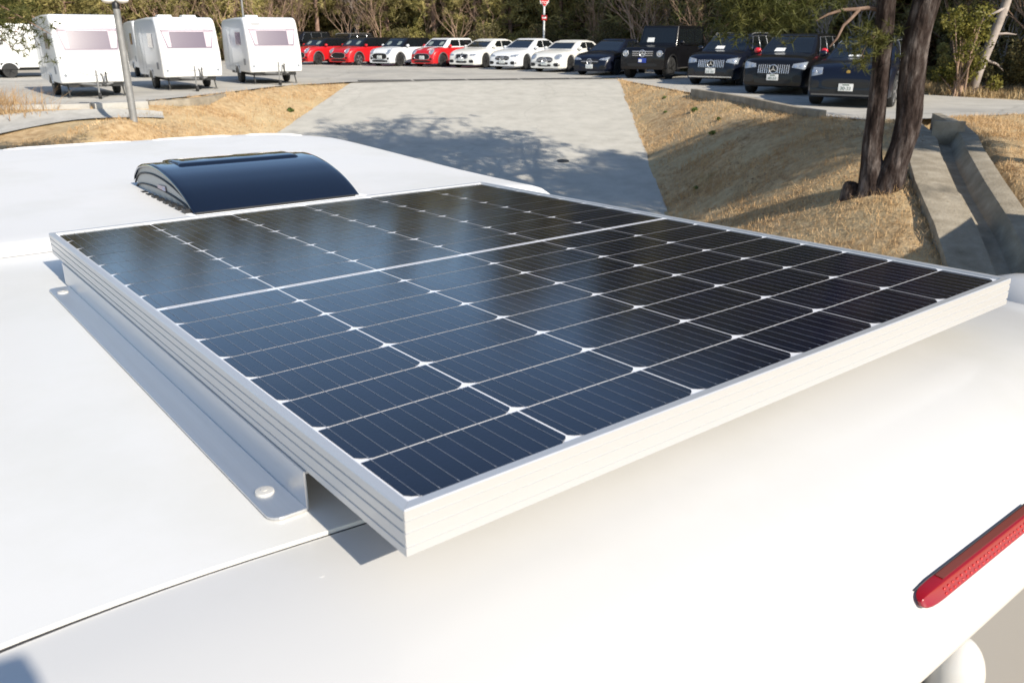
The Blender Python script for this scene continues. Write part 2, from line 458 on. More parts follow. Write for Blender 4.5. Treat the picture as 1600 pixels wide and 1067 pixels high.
# joint line and marked bays on the car park
M['conc'] = noise_mat('weathered_concrete', [(0.25, (0.19, 0.162, 0.12)), (0.5, (0.29, 0.252, 0.195)), (0.75, (0.40, 0.355, 0.285))], 3.0, 9, 0.92, bump=0.5, bscale=30, spec=0.15, mixscale=1.1, mixcol=(0.14, 0.125, 0.10), mixlo=0.58, mixhi=0.72)
M['concl'] = noise_mat('pale_concrete', [(0.25, (0.30, 0.29, 0.265)), (0.5, (0.40, 0.385, 0.355)), (0.75, (0.48, 0.465, 0.43))], 3.0, 9, 0.92, bump=0.4, bscale=30, spec=0.15)
M['grate'] = new_mat('drain_grate', (0.06, 0.06, 0.058), 0.7, metal=0.3)
GA, GB = Vector((-5.75, 31.75, 0)), Vector((4.35, 33.75, 0))
gd = (GB - GA).normalized(); gn = Vector((-gd.y, gd.x, 0)); glen = (GB - GA).length
for k in range(5):
    a = GA + gd * (glen * (k + 0.02) / 5); b = GA + gd * (glen * (k + 0.98) / 5)
    mb = MB()
    for s0, s1, h0 in ((-0.34, -0.30, 0.012), (0.30, 0.34, 0.012)):
        mb.add([a + gn * s0 + Vector((0, 0, 0.004)), b + gn * s0 + Vector((0, 0, 0.004)), b + gn * s1 + Vector((0, 0, 0.004)), a + gn * s1 + Vector((0, 0, 0.004)),
                a + gn * s0 + Vector((0, 0, h0)), b + gn * s0 + Vector((0, 0, h0)), b + gn * s1 + Vector((0, 0, h0)), a + gn * s1 + Vector((0, 0, h0))],
               [(0, 1, 2, 3), (4, 5, 6, 7), (0, 1, 5, 4), (1, 2, 6, 5), (2, 3, 7, 6), (3, 0, 4, 7)])
    nb = 34
    for q in range(nb):
        p = a + (b - a) * ((q + 0.5) / nb)
        rot = Matrix.Rotation(math.atan2(gd.y, gd.x), 3, 'Z')
        mb.box(p + Vector((0, 0, 0.007)), (0.022, 0.60, 0.008), rot)
    root = empty('drain_grate', (a + b) / 2)
    bar = mb.build('grate_bars', M['grate']); bar.location = -(a + b) / 2; bar.parent = root
    pit_shade = MB().add([a - gn * 0.30 + Vector((0, 0, 0.002)), b - gn * 0.30 + Vector((0, 0, 0.002)), b + gn * 0.30 + Vector((0, 0, 0.002)), a + gn * 0.30 + Vector((0, 0, 0.002))], [(0, 1, 2, 3)]).build('pit_shade', M['seal_shade'])  # flat dark sheet stands for the shade down in the drain
    pit_shade.location = -(a + b) / 2; pit_shade.parent = root
    tag(root, ['leftmost dark drain grate across the top of the driveway', 'dark drain grate second from the left at the top of the driveway', 'middle dark drain grate of the five across the driveway top', 'dark drain grate second from the right at the top of the driveway', 'rightmost dark drain grate, in front of the black saloon car'][k], 'drain grate', 'drain grates across the top of the driveway')
mh = MB().lathe([(0.15, 0.0), (0.15, 0.008), (0.13, 0.011), (0.02, 0.011)], 'z', n=28).build('manhole_cover', M['grate'])
mh.location = (1.25, 20.3, ramp_z(20.3) + 0.002); mh.rotation_euler = (math.atan(0.114), 0, 0)
tag(mh, 'small round dark manhole cover in the shaded driveway', 'manhole cover')

# ------------------------------------------------------------------ concrete kerbs, chute, culvert
def wall_along(pts, thick, z0, z1, side=1):
    mb = MB(); rings = []
    for i, p in enumerate(pts):
        a = Vector(pts[max(i - 1, 0)]); b = Vector(pts[min(i + 1, len(pts) - 1)])
        t = (b - a).normalized(); nn = Vector((-t.y, t.x)) * side
        q = Vector(p); e = q + nn * thick
        rings.append([(q.x, q.y, z0), (q.x, q.y, z1), (e.x, e.y, z1), (e.x, e.y, z0)])
    return mb.loft(rings)
kerb_pts = along([(5.38, 24.9), (6.06, 21.6), (6.36, 18.5), (6.6, 17.75)], 0.6)
o = wall_along(kerb_pts, 0.18, -0.55, 0.14, -1).build('kerb_wall', M['conc'], bevel=0.015)
tag(o, 'low weathered concrete kerb wall edging the car park in front of the black cars', 'kerb')
# drainage chute on the right bank
path = [Vector(p) for p in [(8.45, 17.2, -0.06), (7.9, 15.6, -0.06), (7.4, 14.3, -0.07), (7.0, 13.35, -0.16), (6.27, 11.4, -0.34), (5.86, 9.9, -0.62), (5.55, 8.7, -1.0), (5.3, 7.6, -1.4)]]
prof = [(-0.62, -0.5), (-0.62, 0.05), (-0.12, 0.02), (-0.06, -0.12), (0.12, -0.13), (0.24, 0.10), (0.48, 0.12), (0.52, -0.5)]
rings = []
for i, p in enumerate(path):
    t = (path[min(i + 1, len(path) - 1)] - path[max(i - 1, 0)]); t.z = 0; t.normalize()
    nn = Vector((-t.y, t.x, 0))          # right when walking down = image right
    rings.append([p + nn * s + Vector((0, 0, z)) for s, z in prof])
chute = empty('drain_chute', (7.6, 13.5, -0.4))
def rel(ob, root): ob.location = -root.location; ob.parent = root; return ob
rel(MB().loft(rings).build('channel', M['conc'], bevel=0.02), chute)
hw = MB().add([], [])
hp = [(8.62, 17.35), (8.22, 16.0), (7.86, 15.0)]
rel(wall_along(hp, 0.16, -0.5, 0.12, 1).build('side_wall', M['conc'], bevel=0.015), chute)
rel(MB().box((7.66, 14.75, 0.0), (0.5, 0.12, 0.42), Matrix.Rotation(R(-20), 3, 'Z')).build('head_wall', M['conc'], bevel=0.015), chute)
tag(chute, 'stained concrete drainage chute running down the bank right of the pine', 'drain')
# culvert and wall on the left
cul = empty('culvert_wall', (-10.5, 21.3, 0))
lp = [(-12.7, 20.55), (-11.4, 20.95), (-10.52, 21.2)]
rel(wall_along(lp, 0.2, -0.75, 0.02, -1).build('retaining_wall', M['concl'], bevel=0.015), cul)
mb = MB()
ca, cb = Vector((-10.45, 21.2, 0)), Vector((-9.5, 21.9, 0)); cd = (cb - ca).normalized(); cn = Vector((cd.y, -cd.x, 0))
rotc = Matrix.Rotation(math.atan2(cd.y, cd.x), 3, 'Z'); cc = (ca + cb) / 2 + cn * 0.1
mb.box(cc + Vector((0, 0, -0.05)), (1.25, 0.5, 0.16), rotc)
mb.box(cc - cd * 0.44 + Vector((0, 0, -0.43)), (0.37, 0.5, 0.6), rotc)
mb.box(cc + cd * 0.44 + Vector((0, 0, -0.43)), (0.37, 0.5, 0.6), rotc)
rel(MB().box(cc - cn * 0.10 + Vector((0, 0, -0.45)), (0.52, 0.12, 0.62), rotc).build('opening_shade', M['seal_shade']), cul)  # dark-coloured box stands for the shade inside the culvert mouth
rel(mb.build('culvert_head', M['concl'], bevel=0.012), cul)
wl = [(-9.4, 22.0), (-8.8, 22.6), (-8.4, 23.6), (-8.35, 24.9)]
rel(wall_along(wl, 0.2, -0.5, 0.0, 1).build('wing_wall', M['conc'], bevel=0.015), cul)
def apron(u, v):
    ax, ay = -8.9 - 4.6 * u, 21.55 - 2.15 * u
    w_ = 0.55 + 1.9 * u ** 1.5
    x, y = ax + .42 * w_ * v, ay - .9 * w_ * v
    return (x, y, gz(x, y) + .05 - .10 * math.sin(math.pi * min(1, v * 1.1)) * .3)
rel(MB().grid(apron, [i / 16 for i in range(17)], [i / 6 for i in range(7)]).build('sloped_apron', M['concl'], smooth=True, angle=180), cul)
tag(cul, 'pale concrete culvert and sloped drain wall below the left caravan', 'drain')

# ------------------------------------------------------------------ camper van (local frame: x right, y towards the van's front, z up; 0 = panel top)
VM = Matrix(((0.78537, -0.618969, -0.008477, -0.077029), (0.618962, 0.785013, 0.025308, 0.519867), (-0.009011, -0.025123, 0.999644, 1.317514), (0, 0, 0, 1)))
VXC = 0.48           # centre line
van = empty('camper_van', M=VM)
tag(van, 'white camper van with a smooth moulded roof seen from above', 'camper van')
def seam_y(x): return 0.1225 - 0.098 * (x - 0.016) + (0.55 * (x - 0.35) ** 2 if x > 0.35 else 0)
def crown(x, e=1.0):
    d = abs(x - VXC)
    return -0.045 * e * max(0, (d - 0.55) / 0.42) ** 2 * (1 if d < 0.97 else 1.15)
XL, XR = VXC - 0.985, VXC + 0.985
def roof_edge(mb, ): pass
xsv = [XL + (XR - XL) * i / 60 for i in range(61)]
# middle roof sheet, 6 mm above the rear cap, with a closed edge
def mid(u, v):
    x = u; y0 = seam_y(x); y = y0 + (1.53 - y0) * v
    return (x, y, -0.080 + crown(x))
mb = MB().grid(mid, xsv, [i / 24 for i in range(25)])
mb.grid(lambda x, t: (x, seam_y(x), -0.080 + crown(x) - 0.0095 * t), xsv, [0, 1])
mb.build('roof_panel', M['roofpaint'], van, smooth=True, angle=30)
MB().grid(lambda x, t: (x, seam_y(x) - 0.012 + 0.016 * t, -0.0882 + crown(x)), xsv, [0, 1]).grid(lambda x, t: (x, seam_y(x) - 0.0005, -0.0838 + crown(x) - 0.005 * t), xsv, [0, 1]).build('roof_seal', M['seal_shade'], van)
# rear cap: flat top rolling over to the rear face
rp = [(0.004, -0.0835), (-0.04, -0.0845), (-0.08, -0.0868), (-0.12, -0.0915), (-0.16, -0.097), (-0.20, -0.1055), (-0.235, -0.1165), (-0.265, -0.1295), (-0.29, -0.144), (-0.312, -0.161), (-0.328, -0.181), (-0.340, -0.205), (-0.345, -0.216), (-0.3455, -0.222), (-0.343, -0.2265), (-0.335, -0.228), (-0.30, -0.228)]
def rear(x, k):
    dy, z = rp[k]
    e = sstep(0.55, 0.985, abs(x - VXC))
    y = dy + 0.122 if k > 3 else (seam_y(x) - 0.0030) * (1 - k / 4) + (rp[4][0] + 0.122) * (k / 4)
    return (x, y + 0.05 * e * min(1, k / 6), z + crown(x) * (1 + 0.04 * k) * 1.15)
mb = MB().grid(rear, xsv, range(len(rp)))
for xe in (XL, XR):
    pts = [rear(xe, k) for k in range(len(rp))]
    mb.add(pts + [(xe, 0.11, -0.34)], [tuple(range(len(pts) + 1))])
mb.build('rear_cap', M['gel'], van, smooth=True, angle=50)
# rear right corner swelling (end of the roof rail)
MB().ball((1.475, 0.085, -0.152), (0.075, 0.14, 0.058), 20, 12).build('roof_rail_end', M['gel'], van, smooth=True, angle=180)
# front cap: step up at y 1.53, rising to the front, rolling off at y 3.2
FP = [(1.515, -0.079), (1.522, -0.072), (1.530, -0.062), (1.54, -0.057), (1.556, -0.055), (1.62, -0.0545), (1.8, -0.050), (2.0, -0.044), (2.3, -0.033), (2.6, -0.021), (2.9, -0.009), (3.08, -0.002), (3.17, 0.0), (3.24, -0.006), (3.30, -0.022), (3.36, -0.06), (3.40, -0.12), (3.43, -0.25), (3.44, -0.45)]
def front(x, k):
    y, z = FP[k]
    d = abs(x - VXC)
    w = sstep(1.53, 3.2, y)
    yy = y - (0.10 * (d / 0.985) ** 2 + 0.18 * sstep(0.72, 0.985, d)) * w
    zz = z + crown(x, 0.55) + (0.0 if d < 0.9 else -0.02 * ((d - 0.9) / 0.085) ** 2)
    return (x, yy, zz)
MB().grid(front, xsv, range(len(FP))).build('front_cap', M['gelfront'], van, smooth=True, angle=60)
# glossy moulded ridges along the front edge
for x0, x1 in ((-0.42, 0.10), (0.17, 0.62), (0.70, 1.02), (1.08, 1.30)):
    pts = []
    for i in range(9):
        x = x0 + (x1 - x0) * i / 8; p = front(x, 12); pts.append((p[0], p[1] - 0.02, p[2] - 0.002))
    MB().tube(pts, [0.004] + [0.0075] * 7 + [0.004], 10).build('roof_ridge', M['gelfront'], van, smooth=True, angle=180)
# sides, rear face and front of the body down to the road
side = []
for s, zz, inset in ((0, -0.145, 0.0), (1, -0.20, -0.022), (2, -0.30, -0.034), (3, -1.2, -0.04), (4, -2.35, -0.02), (5, -2.72, 0.02)):
    ring = []
    x0, x1 = XL + inset, XR - inset; ya, yb = -0.13 - 0.0 * s, 3.34 + 0.0 * s
    if s >= 3: yb = 3.55
    rr = 0.16
    for cx, cy, a0 in ((x1 - rr, yb - rr, 0), (x0 + rr, yb - rr, 90), (x0 + 0.05, ya + 0.05, 180), (x1 - 0.05, ya + 0.05, 270)):
        r_ = rr if cy > 1 else 0.05
        for q in range(5):
            a = R(a0 + 90 * q / 4); ring.append((cx + r_ * math.cos(a), cy + r_ * math.sin(a), zz))
    side.append(ring)
M['vanbody'] = new_mat('van_body_paint', (0.62, 0.62, 0.61), 0.3, coat=0.5)
MB().loft(side, caps=(False, True)).build('body', M['vanbody'], van, smooth=True, angle=35)
M['reardoor'] = new_mat('grey_rear_door', (0.20, 0.195, 0.19), 0.45)
MB().box((VXC, -0.145, -1.05), (1.5, 0.03, 1.45)).build('rear_door', M['reardoor'], van, bevel=0.012)
for sx in (XL + 0.0, XR + 0.0):
    for y0, y1 in ((0.25, 1.1), (1.3, 2.2)):
        MB().box((sx, (y0 + y1) / 2, -0.85), (0.1, y1 - y0, 0.5)).build('side_window', M['carglass'], van, bevel=0.02)
    for yw in (0.45, 2.75):
        w = MB().lathe([(0.02, -0.1), (0.30, -0.1), (0.33, -0.07), (0.33, 0.07), (0.30, 0.1), (0.02, 0.1)], 'x', n=28).build('wheel', M['tyre'], van, smooth=True)
        w.location = (sx + (0.02 if sx < VXC else -0.02), yw, -2.71)
MB().grid(lambda u, v: (XL + 0.18 + (XR - XL - 0.36) * u, 3.475 + 0.09 * v - 0.06 * (2 * u - 1) ** 2, -0.5 - 0.75 * v), [i / 10 for i in range(11)], [0, 0.5, 1]).build('windscreen', M['carglass'], van, smooth=True)
# high brake light
M['redlens'] = new_mat('red_lens', (0.24, 0.0015, 0.005), 0.2, coat=0.3)
M['redtop'] = new_mat('dull_red_lens', (0.17, 0.04, 0.03), 0.25, coat=0.3)
M['ledspot'] = new_mat('red_reflector', (0.55, 0.02, 0.02), 0.15)
bl = empty('brake_light'); bl.parent = van
BX0, BX1 = 0.413, 0.66
BSEC = [(-0.19012, -0.15782), (-0.20011, -0.15797), (-0.20137, -0.15856), (-0.20211, -0.16004), (-0.20825, -0.16855), (-0.20773, -0.17025), (-0.2064, -0.17151), (-0.19678, -0.17188)]
cent = (-0.1995, -0.1655)
rings = []
for dx, sc in [(0, 0.25), (0.0015, 0.5), (0.005, 0.72), (0.011, 0.88), (0.02, 0.97), (0.03, 1.0), (BX1 - BX0, 1.0)]:
    rings.append([(BX0 + dx, cent[0] + (y - cent[0]) * sc, cent[1] + (z - cent[1]) * sc) for y, z in BSEC])
MB().loft(rings).build('lens', M['redlens'], bl, smooth=True, angle=35)
MB().box(((BX0 + 0.042 + BX1) / 2, -0.19545, -0.15745), (BX1 - BX0 - 0.042, 0.0076, 0.0012), Matrix.Rotation(R(0.8), 3, 'X')).build('lens_top', M['redtop'], bl)
mb = MB()
for i in range(24):
    for j in range(2):
        mb.ball((BX0 + 0.036 + i * 0.0085, -0.20433 - 0.0025 * j, -0.16285 - 0.0037 * j), (0.0019, 0.0010, 0.0014), 8, 6)
mb.build('reflector', M['ledspot'], bl, smooth=True)
MB().tube([(BX0 + 0.006, -0.19027, -0.1593), (BX0 + 0.03, -0.18997, -0.15752), (BX1, -0.18997, -0.15752)], 0.0007, 6).build('gasket', M['seal_shade'], bl)
# hinge cover under the rear lip
MB().ball((0.575, -0.185, -0.345), (0.034, 0.03, 0.05), 20, 12).build('hinge_cover', M['gel'], van, smooth=True, angle=180)
# two small rivet heads and scuffs on the rear cap
for x, y in ((-0.04, 0.075),):
    MB().lathe([(0.0038, 0), (0.0038, 0.0006), (0.003, 0.0011), (0.0004, 0.0012)], 'z', (x, y, -0.0862), 12).build('rivet', M['gel'], van, smooth=True)

# ------------------------------------------------------------------ solar panel
pan = empty('solar_panel', M=VM)
tag(pan, 'large framed solar panel of dark blue cells on the white van roof', 'solar panel')
PX0, PX1, PY0, PY1 = -0.0068, 1.0148, -0.0068, 1.2929
fprof = [(-0.0100, -0.0035), (-0.0100, -0.0008), (-0.0094, -0.0002), (-0.0010, -0.0002), (0.0, -0.0012), (0.0, -0.0085), (-0.0011, -0.0090), (-0.0011, -0.0100), (0.0, -0.0105), (0.0, -0.0185), (-0.0011, -0.0190), (-0.0011, -0.0200), (0.0, -0.0205),
         (0.0, -0.0305), (-0.0011, -0.0310), (-0.0011, -0.0320), (0.0, -0.0325), (0.0, -0.0392), (-0.0008, -0.040), (-0.028, -0.040), (-0.028, -0.0385), (-0.002, -0.0385), (-0.002, -0.0095), (-0.0095, -0.0095)]
def rail(c0, c1, d0, d1, name='frame_rail'):
    # mitred rail from corner c0 to c1; d0/d1 outward diagonals
    rings = [[(c[0] + d[0] * o, c[1] + d[1] * o, z) for o, z in fprof] for c, d in ((c0, d0), (c1, d1))]
    return MB().loft(rings).build(name, M['alu'], pan)
A_, B_, C_, D_ = (PX0, PY1), (PX1, PY1), (PX1, PY0), (PX0, PY0)
g_ = 0.00012
def rails():
    e = 0.0001
    for (c0, c1, d0, d1) in (((PX0, PY0 + e), (PX0, PY1 - e), (1, 1), (1, -1)), ((PX0 + e, PY1), (PX1 - e, PY1), (1, -1), (-1, -1)), ((PX1, PY1 - e), (PX1, PY0 + e), (-1, -1), (-1, 1)), ((PX1 - e, PY0), (PX0 + e, PY0), (-1, 1), (1, 1))):
        rings = [[(c[0] - d[0] * o, c[1] - d[1] * o, z) for o, z in fprof] for c, d in ((c0, d0), (c1, d1))]
        MB().loft(rings).build('frame_rail', M['alu'], pan)
rails()
GZ = -0.0036
MB().box(((PX0 + PX1) / 2, (PY0 + PY1) / 2, GZ - 0.003), (PX1 - PX0 - 0.005, PY1 - PY0 - 0.005, 0.0058)).build('backsheet', M['backsheet'], pan)
M['cell'] = noise_mat('silicon_cell', [(0.3, (0.0035, 0.0050, 0.0125)), (0.7, (0.0055, 0.0075, 0.020))], 14, 3, 0.16, spec=0.62, stretch=None)
n, l, b = nodes(M['cell'])
# fine texture of the glass: slightly blurred, dusty reflection
tc = n.new('ShaderNodeTexCoord'); mp = n.new('ShaderNodeMapping'); mp.inputs['Scale'].default_value = (1.0, 0.25, 1)
l.new(tc.outputs['Object'], mp.inputs[0])
t = n.new('ShaderNodeTexNoise'); t.inputs['Scale'].default_value = 900; t.inputs['Detail'].default_value = 2
l.new(mp.outputs[0], t.inputs['Vector'])
bp = n.new('ShaderNodeBump'); bp.inputs['Strength'].default_value = 0.05; bp.inputs['Distance'].default_value = 0.002
l.new(t.outputs['Fac'], bp.inputs['Height']); l.new(bp.outputs[0], b.inputs['Normal'])
t2 = n.new('ShaderNodeTexNoise'); t2.inputs['Scale'].default_value = 6; t2.inputs['Detail'].default_value = 7
l.new(tc.outputs['Object'], t2.inputs['Vector'])
mr = n.new('ShaderNodeMapRange'); mr.inputs['From Min'].default_value = 0.35; mr.inputs['From Max'].default_value = 0.7; mr.inputs['To Min'].default_value = 0.06; mr.inputs['To Max'].default_value = 0.13
l.new(t2.outputs['Fac'], mr.inputs['Value']); l.new(mr.outputs[0], b.inputs['Roughness'])
t4 = n.new('ShaderNodeTexNoise'); t4.inputs['Scale'].default_value = 2.4; t4.inputs['Detail'].default_value = 10; t4.inputs['Roughness'].default_value = 0.75
l.new(tc.outputs['Object'], t4.inputs['Vector'])
md = n.new('ShaderNodeMapRange'); md.inputs['From Min'].default_value = 0.52; md.inputs['From Max'].default_value = 0.75; md.inputs['To Max'].default_value = 0.10
l.new(t4.outputs['Fac'], md.inputs['Value'])
src_ = b.inputs['Base Color'].links[0].from_socket
mx_ = n.new('ShaderNodeMix'); mx_.data_type = 'RGBA'
l.new(md.outputs[0], mx_.inputs['Factor']); l.new(src_, mx_.inputs['A']); mx_.inputs['B'].default_value = (0.16, 0.15, 0.14, 1)
l.new(mx_.outputs['Result'], b.inputs['Base Color'])
CX0, CX1, CY0, CY1 = 0.0072, 1.0008, 0.0072, 1.2789
GAP, MIDG = 0.0026, 0.0125
cw = (CX1 - CX0 - 5 * GAP) / 6; ch = (CY1 - CY0 - MIDG - 14 * 0.0016) / 16
def cell_y(i):      # i = 0 nearest the rear
    y = CY0 + i * (ch + 0.0016)
    return y if i < 8 else y + MIDG - 0.0016
mb = MB(); bus = MB(); zc = GZ + 0.00035
cxx, cyy = 0.0125, 0.0095
for j in range(6):
    x0 = CX0 + j * (cw + GAP); x1 = x0 + cw
    for i in range(16):
        y0 = cell_y(i); y1 = y0 + ch
        if i < 8: poly = [(x0 + cxx, y0), (x1 - cxx, y0), (x1 - cxx * .3, y0 + cyy * .55), (x1, y0 + cyy), (x1, y1), (x0, y1), (x0, y0 + cyy), (x0 + cxx * .3, y0 + cyy * .55)]
        else: poly = [(x0, y0), (x1, y0), (x1, y1 - cyy), (x1 - cxx * .3, y1 - cyy * .55), (x1 - cxx, y1), (x0 + cxx, y1), (x0 + cxx * .3, y1 - cyy * .55), (x0, y1 - cyy)]
        mb.add([(x, y, zc) for x, y in poly], [tuple(range(8))])
    for h in (0, 1):
        ya = cell_y(8 * h) + (-0.004 if h == 0 else 0.001); yb = cell_y(8 * h + 7) + ch + (0.004 if h else 0.0015)
        for q in range(9):
            xb = x0 + cw * (q + 0.5) / 9
            bus.add([(xb - 0.00022, ya, zc + 0.0003), (xb + 0.00022, ya, zc + 0.0003), (xb + 0.00022, yb, zc + 0.0003), (xb - 0.00022, yb, zc + 0.0003)], [(0, 1, 2, 3)])
            for i in range(8):          # solder pads at the cell ends
                for yy in (cell_y(8 * h + i) + 0.003, cell_y(8 * h + i) + ch - 0.003):
                    bus.add([(xb - 0.0006, yy - 0.001, zc + 0.00035), (xb + 0.0006, yy - 0.001, zc + 0.00035), (xb + 0.0006, yy + 0.001, zc + 0.00035), (xb - 0.0006, yy + 0.001, zc + 0.00035)], [(0, 1, 2, 3)])
mb.build('solar_cells', M['cell'], pan)
M['bus'] = new_mat('busbar_silver', (0.20, 0.215, 0.25), 0.3, spec=0.5)
bus.build('busbars', M['bus'], pan)
# connector ribbons along the middle gap
ym = cell_y(7) + ch + MIDG / 2
rib = MB()
for j in range(6):
    x0 = CX0 + j * (cw + GAP) + 0.012
    rib.add([(x0, ym - 0.0016, zc), (x0 + cw - 0.024, ym - 0.0016, zc), (x0 + cw - 0.024, ym + 0.0016, zc), (x0, ym + 0.0016, zc)], [(0, 1, 2, 3)])
M['ribbon'] = new_mat('tinned_ribbon', (0.45, 0.46, 0.5), 0.25)
rib.build('connector_ribbon', M['ribbon'], pan)

# ------------------------------------------------------------------ roof brackets under the panel
def bracket(x_web, dirx, y0, y1, label):
    br = empty('mounting_bracket', M=VM @ Matrix.Translation((x_web, y0, -0.08)))
    L_ = y1 - y0; t = 0.0022; fl = 0.034
    poly = []                      # flange outline with rounded near corner
    r_ = 0.012
    for cx, cy, a0 in ((-fl + r_, r_, 180), (-fl + r_, L_ - r_ - 0.03, 90)):
        for q in range(6):
            a = R(a0 + 90 * q / 5) if a0 == 180 else R(180 - 90 * q / 5)
            poly.append((cx + r_ * math.cos(a), cy + r_ * math.sin(a)))
    poly = [(0, 0)] + [poly[i] for i in range(5, -1, -1)] + poly[6:] + [(0, L_ - 0.03)]
    poly = [(x * -dirx if dirx < 0 else -x, y) for x, y in poly] if dirx > 0 else poly
    MB().prism(poly, 'z', 0.0012, 0.0012 + t).build('flange', M['alu2'], br)
    MB().box((0.0012 * (1 if dirx < 0 else -1), L_ / 2, 0.0205), (t, L_, 0.0385)).build('web', M['alu2'], br)
    MB().box((0.016 * (1 if dirx < 0 else -1), L_ / 2, 0.0386), (0.028, L_, t)).build('top_flange', M['alu2'], br)
    for yb in (0.052, L_ - 0.075):
        x = -0.0185 * (1 if dirx < 0 else -1)
        bo = MB().lathe([(0.0092, 0.0034), (0.0092, 0.0044), (0.0085, 0.0056), (0.005, 0.0062), (0.0005, 0.0064)], 'z', (x, yb, 0), 24).build('bolt', M['boltm'], br, smooth=True)
        MB().lathe([(0.0034, 0.006), (0.0034, 0.0069), (0.0004, 0.007)], 'z', (x, yb, 0), 6).build('bolt_cap', M['boltm'], bo)
    tag(br, label, 'bracket', 'brackets holding the solar panel')
M['boltm'] = new_mat('bolt_sealant_white', (0.48, 0.47, 0.45), 0.65)
bracket(-0.0095, -1, 0.166, 1.195, 'long bare aluminium angle bracket bolted to the roof along the left edge of the panel')
bracket(1.0175, 1, 0.166, 1.195, 'aluminium angle bracket hidden under the far right edge of the panel')

# ------------------------------------------------------------------ roof vent
VX0, VX1, VY0, VY1 = 0.365, 0.825, 1.615, 2.14
vent = empty('roof_vent', M=VM @ Matrix.Translation((0, 0, 0)))
tag(vent, 'domed roof vent with glossy blue-black lid and grey louvred side behind the panel', 'roof vent')
M['lid'] = new_mat('smoked_lid', (0.004, 0.007, 0.016), 0.10, coat=0.6)
M['ventgrey'] = new_mat('vent_grey_plastic', (0.44, 0.43, 0.40), 0.5)
zb_ = -0.054
def arc(t):    # t 0 at the rear foot, 1 at the front foot: (y, z)
    pts = [(0, (1.615, -0.050)), (0.12, (1.655, -0.026)), (0.25, (1.71, -0.002)), (0.4, (1.785, 0.020)), (0.55, (1.865, 0.034)), (0.7, (1.945, 0.040)), (0.82, (2.01, 0.036)), (0.9, (2.075, 0.028)), (0.96, (2.12, 0.010)), (1.0, (2.14, -0.020))]
    return (lerp([(a, p[0]) for a, p in pts], t), lerp([(a, p[1]) for a, p in pts], t))
ts = [i / 40 for i in range(41)]
def smooth_arc(t):
    ys = [arc(min(1, max(0, t + d))) for d in (-0.05, -0.025, 0, 0.025, 0.05)]
    if t < 0.05 or t > 0.97: return arc(t)
    return (sum(p[0] for p in ys) / 5, sum(p[1] for p in ys) / 5)
# lid shell with rounded side edges
rings = []
for dx, off in ((0.0, -0.010), (0.0, -0.004), (0.003, -0.001), (0.010, 0.0), (0.03, 0.0005)):
    rings.append((VX0 + dx, off))
full = rings + [(VX1 - (r[0] - VX0), r[1]) for r in reversed(rings)]
mb = MB()
rr = []
for x, off in full:
    ring = []
    for t in ts:
        y, z = smooth_arc(t); ring.append((x, y, z + off))
    rr.append(ring)
mb.loft(rr, closed=False, caps=(False, False)).build('lid', M['lid'], vent, smooth=True, angle=60)
# raised rib panel on top of the lid
mb = MB()
rr = []
for dx, hgt in ((0.0, -0.001), (0.004, 0.004), (0.010, 0.0062), (0.02, 0.0065)):
    rr.append((VX0 + 0.055 + dx, hgt))
fullr = rr + [(VX1 - 0.055 - (r[0] - VX0 - 0.055), r[1]) for r in reversed(rr)]
tt = [(0.56, -0.001), (0.575, 0.005), (0.59, 0.0065), (0.64, 0.0065), (0.7, 0.0065), (0.76, 0.0065), (0.82, 0.0065), (0.84, 0.005), (0.86, -0.001)]
mb.loft([[(x, smooth_arc(t)[0], smooth_arc(t)[1] + min(h, h2)) for t, h2 in tt] for x, h in fullr], closed=False, caps=(False, False)).build('lid_rib', M['lid'], vent, smooth=True, angle=60)
for sx, s in ((VX0 + 0.006, -1), (VX1 - 0.006, 1)):
    poly = [(smooth_arc(t)[0], smooth_arc(t)[1] - 0.008) for t in ts[1:-1]] + [(2.13, zb_), (1.63, zb_)]
    sp = MB().prism(poly, 'x', sx, sx - 0.004 * s).build('side_panel', M['ventgrey'], vent)
    for k, (f0, f1) in enumerate(((0.34, 0.012), (0.70, 0.010))):   # dark louvre slots following the arch
        pts = []
        for t in [i / 24 for i in range(1, 25)]:
            y, z = smooth_arc(0.04 + 0.96 * t); zz = zb_ + (z - zb_) * f0
            pts.append((sx + 0.002 * s, 1.625 + (y - 1.625) * (1 if k else 1.0), zz))
        MB().tube(pts, 0.0026, 6).build('louvre_slot', M['black'], sp)
    if s < 0:
        MB().box((sx - 0.0035, 1.875, -0.018), (0.001, 0.07, 0.013), Matrix.Rotation(R(-2), 3, 'X')).build('sticker', new_mat('pink_sticker', (0.52, 0.40, 0.42), 0.4), sp)
        MB().box((sx - 0.0042, 1.852, -0.0185), (0.0008, 0.022, 0.009), Matrix.Rotation(R(-2), 3, 'X')).build('sticker_panel', new_mat('sticker_lilac', (0.42, 0.42, 0.55), 0.4), sp)
MB().box(((VX0 + VX1) / 2, (VY0 + VY1) / 2 + 0.0, zb_ - 0.004), (VX1 - VX0 + 0.03, VY1 - VY0 + 0.03, 0.010)).build('base_flange', M['white'], vent, bevel=0.003)
mb = MB()
for i in range(9):
    mb.box((VX0 - 0.008, 1.65 + i * 0.052, zb_ + 0.006), (0.014, 0.026, 0.012))
mb.build('base_clip', M['black'], vent)
MB().box(((VX0 + VX1) / 2 - 0.01, 1.607, -0.052), (VX1 - VX0 - 0.02, 0.012, 0.008)).build('lid_handle', M['black'], vent, bevel=0.002)

